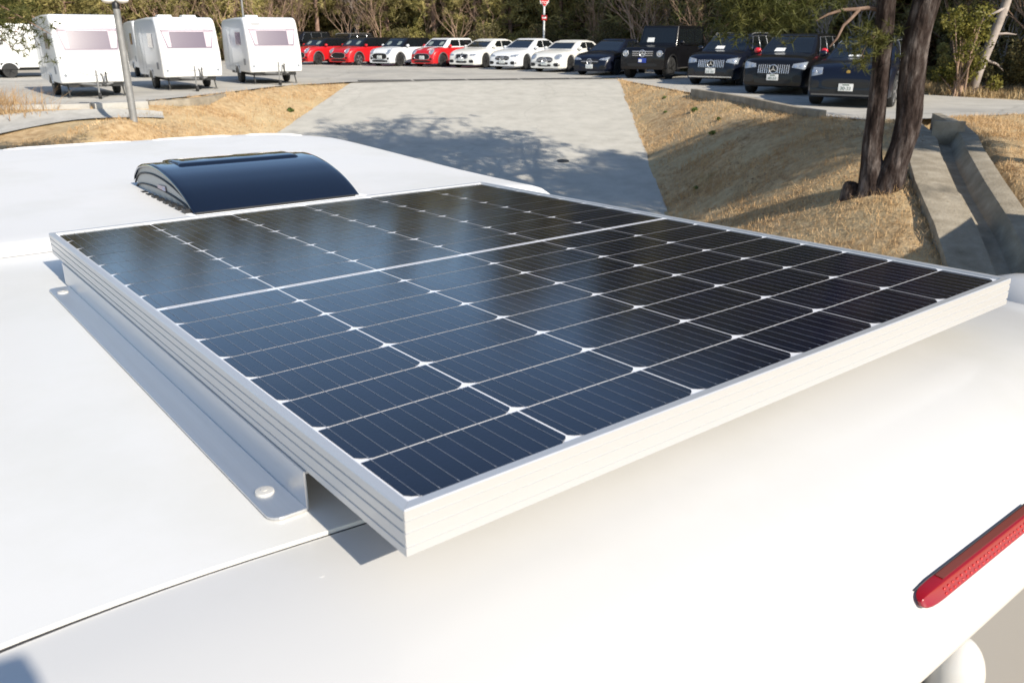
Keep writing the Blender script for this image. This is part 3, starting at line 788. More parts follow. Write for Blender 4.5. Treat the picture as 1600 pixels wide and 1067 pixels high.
# unseen step ladder added behind the van to shade the roof's rear left corner
lad = empty('added_shade_ladder', M=VM)
mb = MB()
for x in (-0.597, -0.247):
    lr = MB().tube([(x, -0.94, 0.50), (x, -1.7, -3.05)], 0.02, 8).build('rail', M['alu2'], lad)
for k in range(8):
    f = (k + 1) / 9
    MB().box((-0.422, -0.94 - 0.76 * f, 0.50 - 3.55 * f), (0.35, 0.08, 0.02)).build('step', M['alu2'], lad)
MB().box((-0.422, -0.970, 0.525), (0.40, 0.12, 0.06)).build('top_pad', M['black'], lad, bevel=0.015)
tag(lad, 'aluminium step ladder added out of view to shade the rear left of the roof', 'ladder')

# ------------------------------------------------------------------ cars
def paint(name, c, rough=0.28, coat=1.0, spec=0.5): return new_mat(name, c, rough, coat=coat, spec=spec)
M['p_black'] = paint('black_car_paint', (0.005, 0.005, 0.007), 0.3, 0.35, 0.3)
M['p_navy'] = paint('blue_black_car_paint', (0.005, 0.007, 0.016), 0.3, 0.4, 0.3)
M['p_red'] = paint('red_car_paint', (0.52, 0.010, 0.014), 0.35, 0.7)
M['p_white'] = paint('white_car_paint', (0.70, 0.71, 0.72), 0.35, 0.7)
M['p_cream'] = paint('warm_white_car_paint', (0.72, 0.71, 0.67), 0.35, 0.7)
M['redcap'] = paint('red_mirror_cap', (0.6, 0.01, 0.02))
M['grey'] = new_mat('grey_trim', (0.09, 0.09, 0.09), 0.5)
M['gold'] = new_mat('gold_crest', (0.5, 0.32, 0.08), 0.4, metal=0.5)
M['card'] = new_mat('paper_card', (0.75, 0.76, 0.74), 0.7)
M['cabin_in'] = new_mat('pale_seat_fabric', (0.20, 0.24, 0.23), 0.7)

def rring(y0, y1, wf, wr, z, rf, rr, n=6, e=1.0):
    """plan ring of a cabin at height z: front edge y1 (half width wf), rear y0 (wr), corner radii."""
    pts = []
    for sx, cy, w, r, a0 in ((1, y1, wf, rf, 0), (-1, y1, wf, rf, 90), (-1, y0, wr, rr, 180), (1, y0, wr, rr, 270)):
        cx = sx * (w - r); cyy = cy - r if cy == y1 else cy + r
        for q in range(n):
            a = R(a0 + 90 * q / (n - 1)); pts.append((cx + r * math.cos(a), cyy + r * math.sin(a), z))
    # order: front right -> front left -> rear left -> rear right
    return pts

class Tree:
    def __init__(s, *objs):
        s.t = []
        for o in objs:
            me = o.data
            s.t.append(BVHTree.FromPolygons([v.co.copy() for v in me.vertices], [tuple(p.vertices) for p in me.polygons]))
    def cast(s, o, d):
        best = None
        for t in s.t:
            h = t.ray_cast(Vector(o), Vector(d))
            if h[0] is not None and (best is None or h[3] < best): best = h[3]; hp = h[0]
        return hp if best is not None else None

def decal(tree, axis, fn, nu, nv, off=0.006, depth=0.02, side=1, closed=True):
    """shell laid on the surface: fn(u,v) gives the two coordinates across the projection axis."""
    pts = []
    for j in range(nv + 1):
        for i in range(nu + 1):
            a, b = fn(i / nu, j / nv)
            if axis == 'y': o, d = (a, 9.0 * side, b), (0, -side, 0)
            else: o, d = (9.0 * side, a, b), (-side, 0, 0)
            h = tree.cast(o, d)
            pts.append(h)
    good = [p for p in pts if p is not None]
    if not good: return None
    ax = 1 if axis == 'y' else 0
    mean = sum(p[ax] for p in good) / len(good)
    k = 0
    for j in range(nv + 1):
        for i in range(nu + 1):
            if pts[k] is None:
                a, b = fn(i / nu, j / nv)
                pts[k] = Vector((a, mean, b)) if axis == 'y' else Vector((mean, a, b))
            k += 1
    d = Vector((0, side, 0)) if axis == 'y' else Vector((side, 0, 0))
    n = (nu + 1) * (nv + 1); mb = MB()
    vs = [p + d * off for p in pts] + [p - d * depth for p in pts]
    fs = []; w = nu + 1
    for j in range(nv):
        for i in range(nu):
            a = j * w + i; fs.append((a, a + 1, a + w + 1, a + w)); fs.append((n + a, n + a + w, n + a + w + 1, n + a + 1))
    bd = [i for i in range(w)] + [j * w + nu for j in range(1, nv + 1)] + [nv * w + i for i in range(nu - 1, -1, -1)] + [j * w for j in range(nv - 1, 0, -1)]
    for p, q in zip(bd, bd[1:] + bd[:1]): fs.append((p, q, n + q, n + p))
    return mb.add(vs, fs)

def quad(c):   # bilinear patch of four corners (u along first edge)
    return lambda u, v: tuple((c[0][k] * (1 - u) + c[1][k] * u) * (1 - v) + (c[3][k] * (1 - u) + c[2][k] * u) * v for k in (0, 1))
def oval(cx, cz, rx, rz, p=2.0):   # square mapped to a (super)ellipse
    def f(u, v):
        x, y = 2 * u - 1, 2 * v - 1
        m = max(abs(x), abs(y)); L_ = (abs(x) ** p + abs(y) ** p) ** (1 / p) or 1
        k = m / L_ if L_ else 0
        return cx + rx * x * k, cz + rz * y * k
    return f

def wheel(root, x, y, r, w, rim, side, spokes=5):
    hub = empty('wheel'); hub.parent = root; hub.location = (x, y, r)
    MB().lathe([(r * .66, -w / 2), (r * .95, -w / 2), (r, -w * .36), (r, w * .36), (r * .95, w / 2), (r * .66, w / 2)], 'x', n=28).build('tyre', M['tyre'], hub, smooth=True)
    mb = MB(); s = side; ri = r * .68
    mb.lathe([(ri * .02, s * w * .28), (ri * .96, s * w * .28), (ri * .99, s * w * .50), (ri * 1.03, s * w * .505), (ri * 1.03, s * w * .46)], 'x', n=28)
    for k in range(spokes):
        a = 2 * math.pi * k / spokes
        for da in (-0.13, 0.13):
            c = Vector((s * w * .47, math.cos(a + da * .5) * ri * .55, math.sin(a + da * .5) * ri * .55))
            mb.box(c, (0.02, ri * .95, ri * .13), Matrix.Rotation(a + da, 3, 'X'))
    mb.lathe([(ri * .2, s * w * .44), (ri * .2, s * w * .5), (ri * .02, s * w * .51)], 'x', n=14)
    rm = mb.build('rim', rim[0], hub, smooth=True)
    MB().lathe([(ri * .93, s * w * .30), (ri * .02, s * w * .31)], 'x', n=24).build('brake_disc', rim[1], hub)

def star_badge(c, r, parent, name='badge'):
    mb = MB(); n = 20
    ring_o = [(c[0] + r * math.cos(2 * math.pi * k / n), c[1] + 0.012, c[2] + r * math.sin(2 * math.pi * k / n)) for k in range(n)]
    mb.tube(ring_o + ring_o[:2], r * .12, 6, cap=False)
    for k in range(3):
        a = R(90 + 120 * k); tip = (c[0] + math.cos(a) * r * .95, c[2] + math.sin(a) * r * .95)
        nx, nzz = -math.sin(a) * r * .17, math.cos(a) * r * .17
        mb.prism([(c[0] + nx, c[2] + nzz), (c[0] - nx, c[2] - nzz), tip], 'y', c[1], c[1] + 0.02)
    return mb.build(name, M['chrome'], parent)

def car(name, label, cat, group, S, anchor_xy, yaw):
    """local: x right-hand side of the driver looking forward is +x, y forward, origin under the front axle centre."""
    root = empty(name, (anchor_xy[0], anchor_xy[1], 0.0), 0)
    root.rotation_euler = (0, 0, R(-yaw))
    tag(root, label, cat, group)
    L_, Wd, H = S['L'], S['W'], S['H']; wb, fo, r = S['wb'], S['fo'], S['r']; ro = L_ - wb - fo
    hw = Wd / 2; gc = S.get('gc', 0.2); kf, kr = S.get('kf', .16), S.get('kr', .10); pf = S.get('pf', 2.2)
    y_f, y_r = fo, -(wb + ro)
    deck = S['deck']
    st = set(np.round(np.arange(y_r, y_f, 0.09), 3)) | {y_f, y_f - .015, y_f - .04, y_f - .08, y_f - .13, y_r + .02, y_r + .06}
    ra = r + S.get('arch', 0.055)
    for yw in (0, -wb):
        for q in np.linspace(-1, 1, 13): st.add(round(yw + ra * math.sin(q * math.pi / 2) , 4))
    st = sorted(st)
    rings = []
    for y in st:
        w = hw
        d = (y - (y_f - .6)) / .6
        if d > 0: w *= 1 - kf * d ** pf
        d = ((y_r + .5) - y) / .5
        if d > 0: w *= 1 - kr * d ** 2.2
        zt = lerp(deck, y); zb = gc
        fr = max(0, (y - (y_f - .12)) / .12); zb = gc + S.get('chin', .03) * fr
        for yw in (0, -wb):
            dd = abs(y - yw)
            if dd < ra - 1e-4: zb = max(zb, r + math.sqrt(ra * ra - dd * dd))
        zb = min(zb, zt - .12)
        sh = S.get('sh', .10); cr = S.get('crown', .03)
        zm = zb + (zt - zb) * .5
        half = [(w - .05, zb), (w - .012, zb + min(.04, (zt - zb) * .15)), (w, zm), (w - .008, zt - sh * 1.05), (w - .03, zt - sh * .5), (w - .085, zt - .02), (w * .72, zt + cr * .4), (w * .35, zt + cr * .9), (0, zt + cr)]
        ring = [(x, y, z) for x, z in half] + [(-x, y, z) for x, z in reversed(half[:-1])]
        rings.append(ring)
    body = MB().loft(rings, closed=True).build('body', S['paint'], root, smooth=True, angle=38)
    MB().box((0, -(wb) / 2 + (fo - ro) / 2 - .05, (gc + .62) / 2 - .02), (Wd - .46, L_ - .34, .60 - gc)).build('underbody', M['black'], root)
    # cabin
    c = S['cab']; lv = []
    for t, (y0, y1, wf, wr, z) in enumerate(c):
        lv.append(rring(y0, y1, wf, wr, z, S.get('crf', .16) * (1 if t < len(c) - 1 else 1.0), S.get('crr', .14)))
    y0, y1, wf, wr, z = c[-1]
    for f, dz in ((.97, .012), (.86, .026), (.6, .036), (.3, .042)):
        ym = (y0 + y1) / 2
        lv.append([(x * f, ym + (y - ym) * f, z + dz) for x, y, _ in rring(y0, y1, wf, wr, z, S.get('crf', .16), S.get('crr', .14))])
    cab = MB().loft(lv).build('cabin', S.get('roofpaint', S['paint']), root, smooth=True, angle=45)
    T_ = Tree(cab); TB = Tree(body); TA = Tree(body, cab)
    zb, zr = c[0][4], c[-1][4]
    wy = S['ws']       # windscreen corners (half-width bottom, z bottom, half-width top, z top)
    ws = decal(T_, 'y', quad([(-wy[0], wy[1]), (wy[0], wy[1]), (wy[2], wy[3]), (-wy[2], wy[3])]), 14, 6, .006, .02)
    wso = ws.build('windscreen', M['carglass'], root, smooth=True, angle=60)
    if S.get('seats'):
        for sx in (-.36, .36):
            d = decal(T_, 'y', oval(sx, (wy[1] + wy[3]) / 2 - .02, .12, .09, 3), 6, 4, .009, .004)
            if d: d.build('seat_headrest', M['cabin_in'], root)
    for sx in (1, -1):
        for q in S['sw']:
            d = decal(T_, 'x', quad(q), 8, 4, .006, .02, side=sx)
            if d: d.build('side_window', M['carglass'], root, smooth=True, angle=60)
        if S.get('trim'):
            for q in S['sw']:
                for (a, b) in ((q[1], q[2]), (q[2], q[3])):
                    pts = []
                    for t in np.linspace(0, 1, 6):
                        h = T_.cast((9 * sx, a[0] + (b[0] - a[0]) * t, a[1] + (b[1] - a[1]) * t), (-sx, 0, 0))
                        if h is not None: pts.append(h + Vector((sx * .008, 0, 0)))
                    if len(pts) > 2: MB().tube(pts, .007, 5).build('window_trim', M['chrome'], root)
        # headlamps
        for lm in S['lamps']:
            if lm[0] == 'wedge':
                d = decal(TB, 'y', quad([(sx * a, b) for a, b in lm[1]]), 10, 5, .010, .03)
                if d:
                    lampo = d.build('headlight', M['lens'], root, smooth=True, angle=70)
                    cxm = sum(a for a, b in lm[1]) / 4; czm = sum(b for a, b in lm[1]) / 4
                    for q in (-.09, .06):
                        d2 = decal(TB, 'y', oval(sx * (cxm + q), czm + q * .1, .045, .035, 2), 6, 4, .018, .01)
                        if d2: d2.build('bulb', M['chrome'], lampo)
                continue
            kind, cx, cz, rx, rz, p = lm
            d = decal(TB, 'y', oval(sx * cx, cz, rx, rz, p), 8, 6, .010, .03)
            if d:
                lampo = d.build('headlight', M['lens'], root, smooth=True, angle=70)
                d2 = decal(TB, 'y', oval(sx * cx, cz, rx * .45, rz * .5, 2), 6, 6, .016, .01)
                if d2: d2.build('bulb', M['chrome' if kind != 'dark' else 'black'], lampo)
                if kind == 'ring':
                    pts = []
                    for k in range(19):
                        a = 2 * math.pi * k / 18; h = TB.cast((sx * cx + rx * math.cos(a), 9, cz + rz * math.sin(a)), (0, -1, 0))
                        if h is not None: pts.append(h + Vector((0, .012, 0)))
                    if len(pts) > 10: MB().tube(pts, .012, 6).build('bezel', M['chrome'], lampo)
        # mirrors
        my, mz, mw = S['mir']
        mo = MB().ball((sx * (mw + .11), my, mz), (.11, .075, .08), 12, 8).build('mirror', S.get('mirpaint', S['paint']), root, smooth=True, angle=180)
        MB().box((sx * (mw + .01), my + .01, mz - .06), (.1, .04, .04)).build('mirror_stalk', M['black'], mo)
        # door shut lines and handles
        for yd in S.get('doors', []):
            d = decal(TA, 'x', quad([(yd, gc + .12), (yd + .012, gc + .12), (yd + .012, zb - .05), (yd, zb - .05)]), 1, 8, .003, .004, side=sx)
            if d: d.build('door_seam', M['black'], root)
            d = decal(TA, 'x', quad([(yd + .05, zb - .15), (yd + .22, zb - .15), (yd + .22, zb - .11), (yd + .05, zb - .11)]), 3, 1, .02, .01, side=sx)
            if d: d.build('door_handle', S.get('handle', S['paint']), root)
        if S.get('archtrim'):
            for yw in (0, -wb):
                pts = [(sx * (hw - .002), yw + (ra + .025) * math.cos(R(a)), r + (ra + .025) * math.sin(R(a))) for a in range(-14, 195, 12)]
                MB().tube(pts, .032, 6).build('arch_trim', S['archtrim'], root, smooth=True)
        if S.get('rails'):
            yA, yB, wR, zR = S['rails']
            MB().tube([(sx * wR, yA, zR - .03), (sx * wR, yA - .12, zR + .02), (sx * wR, (yA + yB) / 2, zR + .045), (sx * wR, yB + .12, zR + .02), (sx * wR, yB, zR - .03)], .018, 8).build('roof_rail', M['chrome'], root, smooth=True)
        for yw in (0, -wb):
            wheel(root, sx * (hw - .125), yw, r, .23, S['rim'], sx, S.get('spokes', 5))
    # intakes and grille
    for (cx, cz, rx, rz, p) in S.get('intakes', []):
        d = decal(TB, 'y', oval(cx, cz, rx, rz, p), 10, 5, .004, .03)
        if d: d.build('air_intake', M['black'], root)
    G = S['grille']
    d = decal(TB, 'y', oval(0, G['z'], G['rx'], G['rz'], G.get('p', 4)), 12, 6, .006, .03)
    gr = d.build('grille', M['black'], root)
    h = TB.cast((0, 9, G['z']), (0, -1, 0)); yg = h.y
    def surf(x, z): 
        q = TB.cast((x, 9, z), (0, -1, 0)); return q.y if q is not None else yg
    if G.get('bars'):
        mb = MB(); nb = G['bars']
        for k in range(nb):
            x = -G['rx'] * .9 + 1.8 * G['rx'] * k / (nb - 1)
            if abs(x) < .1: continue
            zz = [G['z'] - G['rz'] * .8, G['z'], G['z'] + G['rz'] * .85]
            mb.tube([(x, surf(x, z) + .016, z) for z in zz], .014, 5)
        mb.build('grille_bars', M['chrome'], gr)
    if G.get('slats'):
        mb = MB()
        for z in G['slats']:
            xs_ = np.linspace(-G['rx'] * .92, G['rx'] * .92, 9)
            mb.tube([(x, surf(x, z) + .016, z) for x in xs_], G.get('sr', .014), 5)
        mb.build('grille_slats', M['chrome'], gr)
    if G.get('ring'):
        pts = []
        for k in range(29):
            a = 2 * math.pi * k / 28; ca, sa = math.cos(a), math.sin(a); p = G.get('p', 4); kk = (abs(ca) ** p + abs(sa) ** p) ** (-1 / p)
            x, z = G['rx'] * ca * kk, G['z'] + G['rz'] * sa * kk; pts.append((x, surf(x, z) + .012, z))
        MB().tube(pts, G['ring'], 6).build('grille_frame', M['chrome'], gr)
    if G.get('kidney'):
        for sx in (-1, 1):
            pts = []
            for k in range(21):
                a = 2 * math.pi * k / 20; ca, sa = math.cos(a), math.sin(a); kk = (abs(ca) ** 4 + abs(sa) ** 4) ** -.25
                x, z = sx * .19 + .17 * ca * kk, G['z'] + .1 * sa * kk; pts.append((x, surf(x, z) + .012, z))
            MB().tube(pts, .013, 6).build('kidney_frame', M['chrome'], gr)
    if G.get('star'): star_badge((0, surf(0, G['z'] + G.get('sdz', 0)) + .02, G['z'] + G.get('sdz', 0)), G['star'], gr)
    B = S.get('badge')
    if B:
        hb = TB.cast((0, 9, B[0]), (0, -1, 0))
        mb = MB().lathe([(B[1], 0), (B[1], .012), (B[1] * .3, .016), (.002, .016)], 'y', (0, hb.y + .002, B[0]), 14)
        mb.build('badge', M[B[2]], root, smooth=True)
    pz = S['plate']
    if pz:
        hp = max(surf(-.16, pz), surf(.16, pz), surf(0, pz)) + .02
        hp = max(hp, surf(0, pz + .08) + .02, surf(0, pz - .08) + .02)
        pl = MB().box((0, hp, pz), (.33, .012, .165)).build('number_plate', S.get('platemat', M['plate']), root, bevel=.004)
        if S.get('platetxt'):
            vs, fs = text_mesh(S['platetxt'], .105)
            MB().add([(-v.x, hp + .0085, pz - .025 + v.y) for v in vs], fs).build('plate_number', M['platetext'], pl)
            MB().box((0, hp + .0065, pz + .055), (.15, .002, .022)).build('plate_line', M['platetext'], pl)
        elif not S.get('noplatetext'):
            mb = MB()
            for k, x in enumerate((-.105, -.045, .045, .105)): mb.box((x, hp + .0065, pz - .025), (.035, .002, .07))
            mb.box((0, hp + .0065, pz + .055), (.13, .002, .02))
            mb.build('plate_marks', new_mat('plate_grey_marks', (.33, .38, .35), .6) if 'plate_grey_marks' not in bpy.data.materials else bpy.data.materials['plate_grey_marks'], pl)
    if S.get('card'):
        sx = S['card']
        d = decal(T_, 'y', quad([(sx - .15, wy[1] + .03), (sx + .15, wy[1] + .03), (sx + .13, wy[1] + .03 + S.get('cardh', .09)), (sx - .15, wy[1] + .03 + S.get('cardh', .09))]), 3, 2, .009, .002)
        if d: d.build('price_card', M['card'], wso)
    if S.get('stripes'):
        for sx in (-.32, .32):
            def top(u, v, sx=sx):
                return sx - .11 + .22 * u, -.30 + (fo - .12 + .30) * v
            mb = MB(); pts = []
            for v in np.linspace(0, 1, 10):
                for u in (0, 1):
                    x, y = top(u, v); q = TB.t[0].ray_cast(Vector((x, y, 5)), Vector((0, 0, -1)))
                    pts.append((q[0] if q[0] is not None else Vector((x, y, .9))) + Vector((0, 0, .004)))
            mb.add(pts, [(2 * k, 2 * k + 1, 2 * k + 3, 2 * k + 2) for k in range(9)]).build('bonnet_stripe', M['p_white'], root)
    if S.get('lowlip'):
        d = decal(TB, 'y', quad([(-hw * .8, gc + .05), (hw * .8, gc + .05), (hw * .8, gc + .085), (-hw * .8, gc + .085)]), 14, 1, .014, .02)
        if d: d.build('chrome_lip', M[S['lowlip']], root)
    if S.get('extra'): S['extra'](root, TB, S)
    return root

DR = (M['rimdark'], M['black']); SR = (M['rimsilver'], M['black'])
def mini(paint_, roof, L_=3.85, W=1.73, H=1.43, wb=2.5, **k):
    S = dict(L=L_, W=W, H=H, wb=wb, fo=.70, r=.315, gc=.17, kf=.17, kr=.12, sh=.12, crown=.035, paint=paint_, roofpaint=roof, chin=.0,
             deck=[(-9, .78), (-wb - .62, .78), (-wb - .5, .93), (-wb, .97), (-.42, .965), (-.2, .95), (.25, .895), (.50, .83), (.60, .76), (.66, .66), (.70, .56)],
             cab=[(-(wb + .54), -.22, .74, .70, .93), (-(wb + .52), -.52, .715, .69, 1.12), (-(wb + .44), -.78, .665, .65, 1.30), (-(wb + .36), -.92, .63, .62, H - .045)], crf=.10, crr=.12,
             ws=(.60, 1.005, .535, H - .085), sw=[[(-1.66, 1.01), (-.70, 1.01), (-.98, H - .10), (-1.64, H - .10)], [(-(wb + .34), 1.01), (-1.72, 1.01), (-1.70, H - .10), (-(wb + .30), H - .10)]],
             lamps=[('ring', .57, .755, .125, .13, 2.0)], mir=(-.62, 1.03, .76), doors=[-1.70], archtrim=M['grey'], rim=DR,
             grille=dict(z=.515, rx=.50, rz=.145, p=3.2, ring=.011), intakes=[(0, .27, .54, .05, 5), (.57, .40, .08, .055, 2), (-.57, .40, .08, .055, 2)], plate=.47, seats=True, handle=M['chrome'])
    S.update(k); return S
def saloon(paint_, L_=4.6, W=1.82, H=1.43, wb=2.75, **k):
    S = dict(L=L_, W=W, H=H, wb=wb, fo=.88, r=.33, gc=.16, kf=.20, kr=.12, pf=2.0, sh=.12, crown=.04, paint=paint_, chin=.02,
             deck=[(-9, .72), (-wb - .90, .80), (-wb - .7, .98), (-wb, .99), (-.7, .94), (-.35, .93), (.2, .87), (.55, .78), (.74, .69), (.82, .60), (.88, .48)],
             cab=[(-(wb + .66), -.32, .78, .72, .93), (-(wb + .36), -.70, .745, .68, 1.10), (-(wb + .02), -1.08, .675, .62, 1.28), (-(wb - .34), -1.36, .60, .57, H - .045)], crf=.14, crr=.16,
             ws=(.635, .985, .51, H - .08), sw=[[(-1.72, 1.0), (-.92, 1.0), (-1.36, H - .115), (-1.72, H - .10)], [(-(wb + .20), 1.0), (-1.78, 1.0), (-1.78, H - .10), (-(wb - .28), H - .115)]],
             lamps=[('wedge', [(.40, .615), (.78, .60), (.82, .735), (.48, .675)])], mir=(-.78, 1.0, .80), doors=[-1.75, -.72], rim=DR,
             grille=dict(z=.54, rx=.40, rz=.10, p=3, slats=[.54], star=.10), intakes=[(0, .30, .34, .055, 4), (.62, .33, .15, .075, 2.5), (-.62, .33, .15, .075, 2.5)], plate=.38)
    S.update(k); return S
def suv(paint_, L_=4.68, W=1.90, H=1.66, wb=2.87, **k):
    S = dict(L=L_, W=W, H=H, wb=wb, fo=.84, r=.365, gc=.22, kf=.15, kr=.08, pf=2.4, sh=.13, crown=.045, paint=paint_, chin=.04,
             deck=[(-9, .9), (-wb - .92, .95), (-wb - .7, 1.10), (-wb, 1.12), (-.55, 1.09), (-.3, 1.08), (.3, 1.03), (.6, .96), (.74, .88), (.80, .76), (.84, .58)],
             cab=[(-(wb + .86), -.30, .82, .80, 1.08), (-(wb + .80), -.62, .79, .77, 1.26), (-(wb + .66), -.95, .72, .71, 1.46), (-(wb + .50), -1.22, .66, .66, H - .05)], crf=.14, crr=.16,
             ws=(.69, 1.125, .57, H - .085), sw=[[(-1.72, 1.15), (-.82, 1.15), (-1.20, H - .115), (-1.72, H - .10)], [(-2.62, 1.15), (-1.78, 1.15), (-1.78, H - .10), (-2.60, H - .10)], [(-(wb + .62), 1.17), (-2.70, 1.15), (-2.67, H - .10), (-(wb + .40), H - .12)]],
             lamps=[('wedge', [(.50, .75), (.86, .70), (.885, .905), (.53, .845)])], mir=(-.70, 1.17, .86), doors=[-1.75, -.72], rim=DR,
             grille=dict(z=.70, rx=.47, rz=.14, p=4, bars=15, star=.115), intakes=[(0, .38, .52, .07, 4), (.70, .45, .14, .10, 3), (-.70, .45, .14, .10, 3)], plate=.48, trim=True)
    S.update(k); return S

YAW = 213.0
hvec = Vector((math.sin(R(YAW)), math.cos(R(YAW))))
rvec = Vector((math.cos(R(YAW)), -math.sin(R(YAW))))     # driver's right
lvec = -rvec
def at_left_wheel(x, y, W): p = Vector((x, y)) - lvec * (W / 2 - .12); return (p.x, p.y)
cars = []
GR = 'cars parked in a row facing the driveway'

def red_arch(root, TB, S):
    hw = S['W'] / 2
    for sx in (1, -1):
        pts = [(sx * (hw + .004), .43 * math.cos(R(a)), S['r'] + .43 * math.sin(R(a))) for a in range(20, 161, 10)]
        MB().tube(pts, .016, 6).build('arch_stripe', M['redcap'], root, smooth=True)

def blue_plate(root, TB, S):
    pl = [c for c in root.children if c.name.startswith('number_plate')][0]
    ys = max(v.co.y for v in pl.data.vertices)
    MB().box((.08, ys + .001, S['plate'] - .01), (.13, .002, .10)).build('plate_sticker', M['plate'], pl)

S = mini(M['p_red'], M['p_black'], platetxt=None, noplatetext=True, plate=None)
cars.append(car('hatchback', 'red hatchback with black roof, half hidden behind the right caravan', 'car', GR, S, at_left_wheel(-10.95, 48.7, 1.73), YAW))
S = mini(M['p_red'], M['p_black'], L_=4.25, W=1.80, H=1.45, wb=2.67, rim=SR, plate=None, cab=[(-3.22, -.22, .77, .74, .93), (-3.20, -.52, .745, .73, 1.12), (-3.14, -.80, .69, .69, 1.30), (-3.08, -.96, .65, .65, 1.405)],
         sw=[[(-1.66, 1.01), (-.70, 1.01), (-1.0, 1.35), (-1.64, 1.35)], [(-2.55, 1.01), (-1.72, 1.01), (-1.70, 1.35), (-2.52, 1.35)], [(-3.08, 1.01), (-2.61, 1.01), (-2.58, 1.35), (-3.0, 1.35)]])
cars.append(car('estate_car', 'red estate car with black roof, chrome grille frame and silver wheels', 'car', GR, S, at_left_wheel(-8.5, 47.7, 1.8), YAW))
S = mini(M['p_white'], M['p_black'], H=1.44, platemat=M['plate'])
cars.append(car('hatchback', 'white hatchback with black roof between the two red cars', 'car', GR, S, at_left_wheel(-6.05, 46.3, 1.73), YAW))
S = mini(M['p_red'], M['p_white'], stripes=True)
cars.append(car('hatchback', 'red hatchback with white roof and white bonnet stripes', 'car', GR, S, at_left_wheel(-3.7, 45.4, 1.73), YAW))
S = saloon(M['p_cream'], L_=4.85, W=1.90, H=1.40, wb=2.9, grille=dict(z=.56, rx=.40, rz=.12, p=4, kidney=True), lamps=[('wedge', [(.48, .60), (.84, .60), (.86, .685), (.50, .665)])], plate=.42, badge=(.70, .04, 'chrome'))
cars.append(car('coupe', 'white coupe with twin kidney grilles beside the red hatchback with white roof', 'car', GR, S, at_left_wheel(-1.4, 44.1, 1.9), YAW))
S = saloon(M['p_white'], L_=4.45, W=1.80, H=1.43, wb=2.73)
cars.append(car('hatchback', 'middle of the three white cars, its badge grille crossed by one bar', 'car', GR, S, at_left_wheel(.65, 41.8, 1.8), YAW))
S = saloon(M['p_cream'], L_=4.6, W=1.82, H=1.37, wb=2.7, lamps=[('led', .64, .66, .16, .11, 2.2)], grille=dict(z=.53, rx=.42, rz=.12, p=3, slats=[.50, .56], sr=.018, star=.11))
cars.append(car('coupe', 'low white coupe next to the first black car of the row', 'car', GR, S, at_left_wheel(2.6, 39.3, 1.82), YAW))
S = saloon(M['p_navy'], L_=4.68, W=1.83, H=1.44, wb=2.73, plate=.36, grille=dict(z=.55, rx=.42, rz=.11, p=3, slats=[.55], star=.11))
cars.append(car('saloon_car', 'low blue-black saloon car beside the last white coupe', 'car', GR, S, at_left_wheel(4.37, 36.3, 1.83), YAW))
S = suv(M['p_black'], L_=4.6, W=1.86, H=1.95, wb=2.85, kf=.03, pf=1.5, sh=.05, crown=.02, gc=.36, r=.40, fo=.72, chin=.0,
        trim=False, deck=[(-9, 1.0), (-.8, 1.22), (-.45, 1.21), (.3, 1.17), (.62, 1.13), (.68, 1.09), (.72, .98)],
        cab=[(-3.62, -.62, .80, .78, 1.20), (-3.62, -.72, .785, .77, 1.45), (-3.60, -.84, .755, .75, 1.75), (-3.58, -.92, .735, .735, 1.915)], crf=.06, crr=.06,
        ws=(.70, 1.30, .655, 1.84), sw=[[(-1.62, 1.27), (-.86, 1.27), (-.98, 1.82), (-1.62, 1.82)], [(-2.5, 1.27), (-1.68, 1.27), (-1.68, 1.82), (-2.5, 1.82)], [(-3.45, 1.27), (-2.6, 1.27), (-2.6, 1.82), (-3.42, 1.82)]],
        lamps=[('ring', .70, .93, .11, .11, 2)], mir=(-.75, 1.32, .86), doors=[-1.65, -.66], grille=dict(z=.93, rx=.46, rz=.11, p=6, slats=[.86, .93, 1.0], sr=.016, star=.12), intakes=[(0, .52, .60, .06, 5)], plate=.68, platemat=M['plateblue'], noplatetext=True, extra=blue_plate, archtrim=M['black'], card=.32, cardh=.16)
cars.append(car('off_roader', 'tall boxy black off-roader with round headlights', 'car', GR, S, at_left_wheel(6.05, 33.2, 1.86), YAW))
S = suv(M['p_navy'], L_=4.63, W=1.85, H=1.67, wb=2.83, rails=(-1.2, -3.2, .64, 1.63), card=.20, lowlip='chrome')
cars.append(car('suv', 'blue-black suv with chrome roof rails and white card in the windscreen', 'car', GR, S, at_left_wheel(7.75, 29.0, 1.85), YAW))
S = suv(M['p_black'], W=1.92, H=1.66, mirpaint=M['redcap'], card=.25, platetxt='40-53', extra=red_arch)
cars.append(car('suv', 'black suv with red mirror caps and number plate 40-53', 'car', GR, S, at_left_wheel(8.55, 24.6, 1.92), YAW))
S = suv(M['p_navy'], L_=4.69, W=1.93, H=1.61, wb=2.81, fo=.86, rim=SR, platetxt='30-33', badge=(.80, .045, 'gold'), lamps=[('wedge', [(.58, .74), (.83, .69), (.86, .89), (.60, .89)])],
        deck=[(-9, .9), (-3.73, .95), (-3.5, 1.08), (-2.8, 1.08), (-.55, 1.06), (-.3, 1.05), (.3, 1.0), (.58, .93), (.74, .84), (.82, .72), (.86, .55)],
        cab=[(-3.65, -.25, .82, .78, 1.05), (-3.52, -.60, .785, .75, 1.22), (-3.30, -.98, .70, .68, 1.42), (-3.05, -1.28, .62, .62, 1.555)], ws=(.70, 1.09, .54, 1.515),
        grille=dict(z=.55, rx=.56, rz=.10, p=4), intakes=[(0, .36, .62, .05, 4), (.74, .52, .12, .09, 3), (-.74, .52, .12, .09, 3)], plate=.46, lowlip='grey', card=.15, cardh=.04)
cars.append(car('suv', 'blue-black suv behind the double pine trunk, number plate 30-33', 'car', GR, S, at_left_wheel(9.0, 20.3, 1.93), YAW))
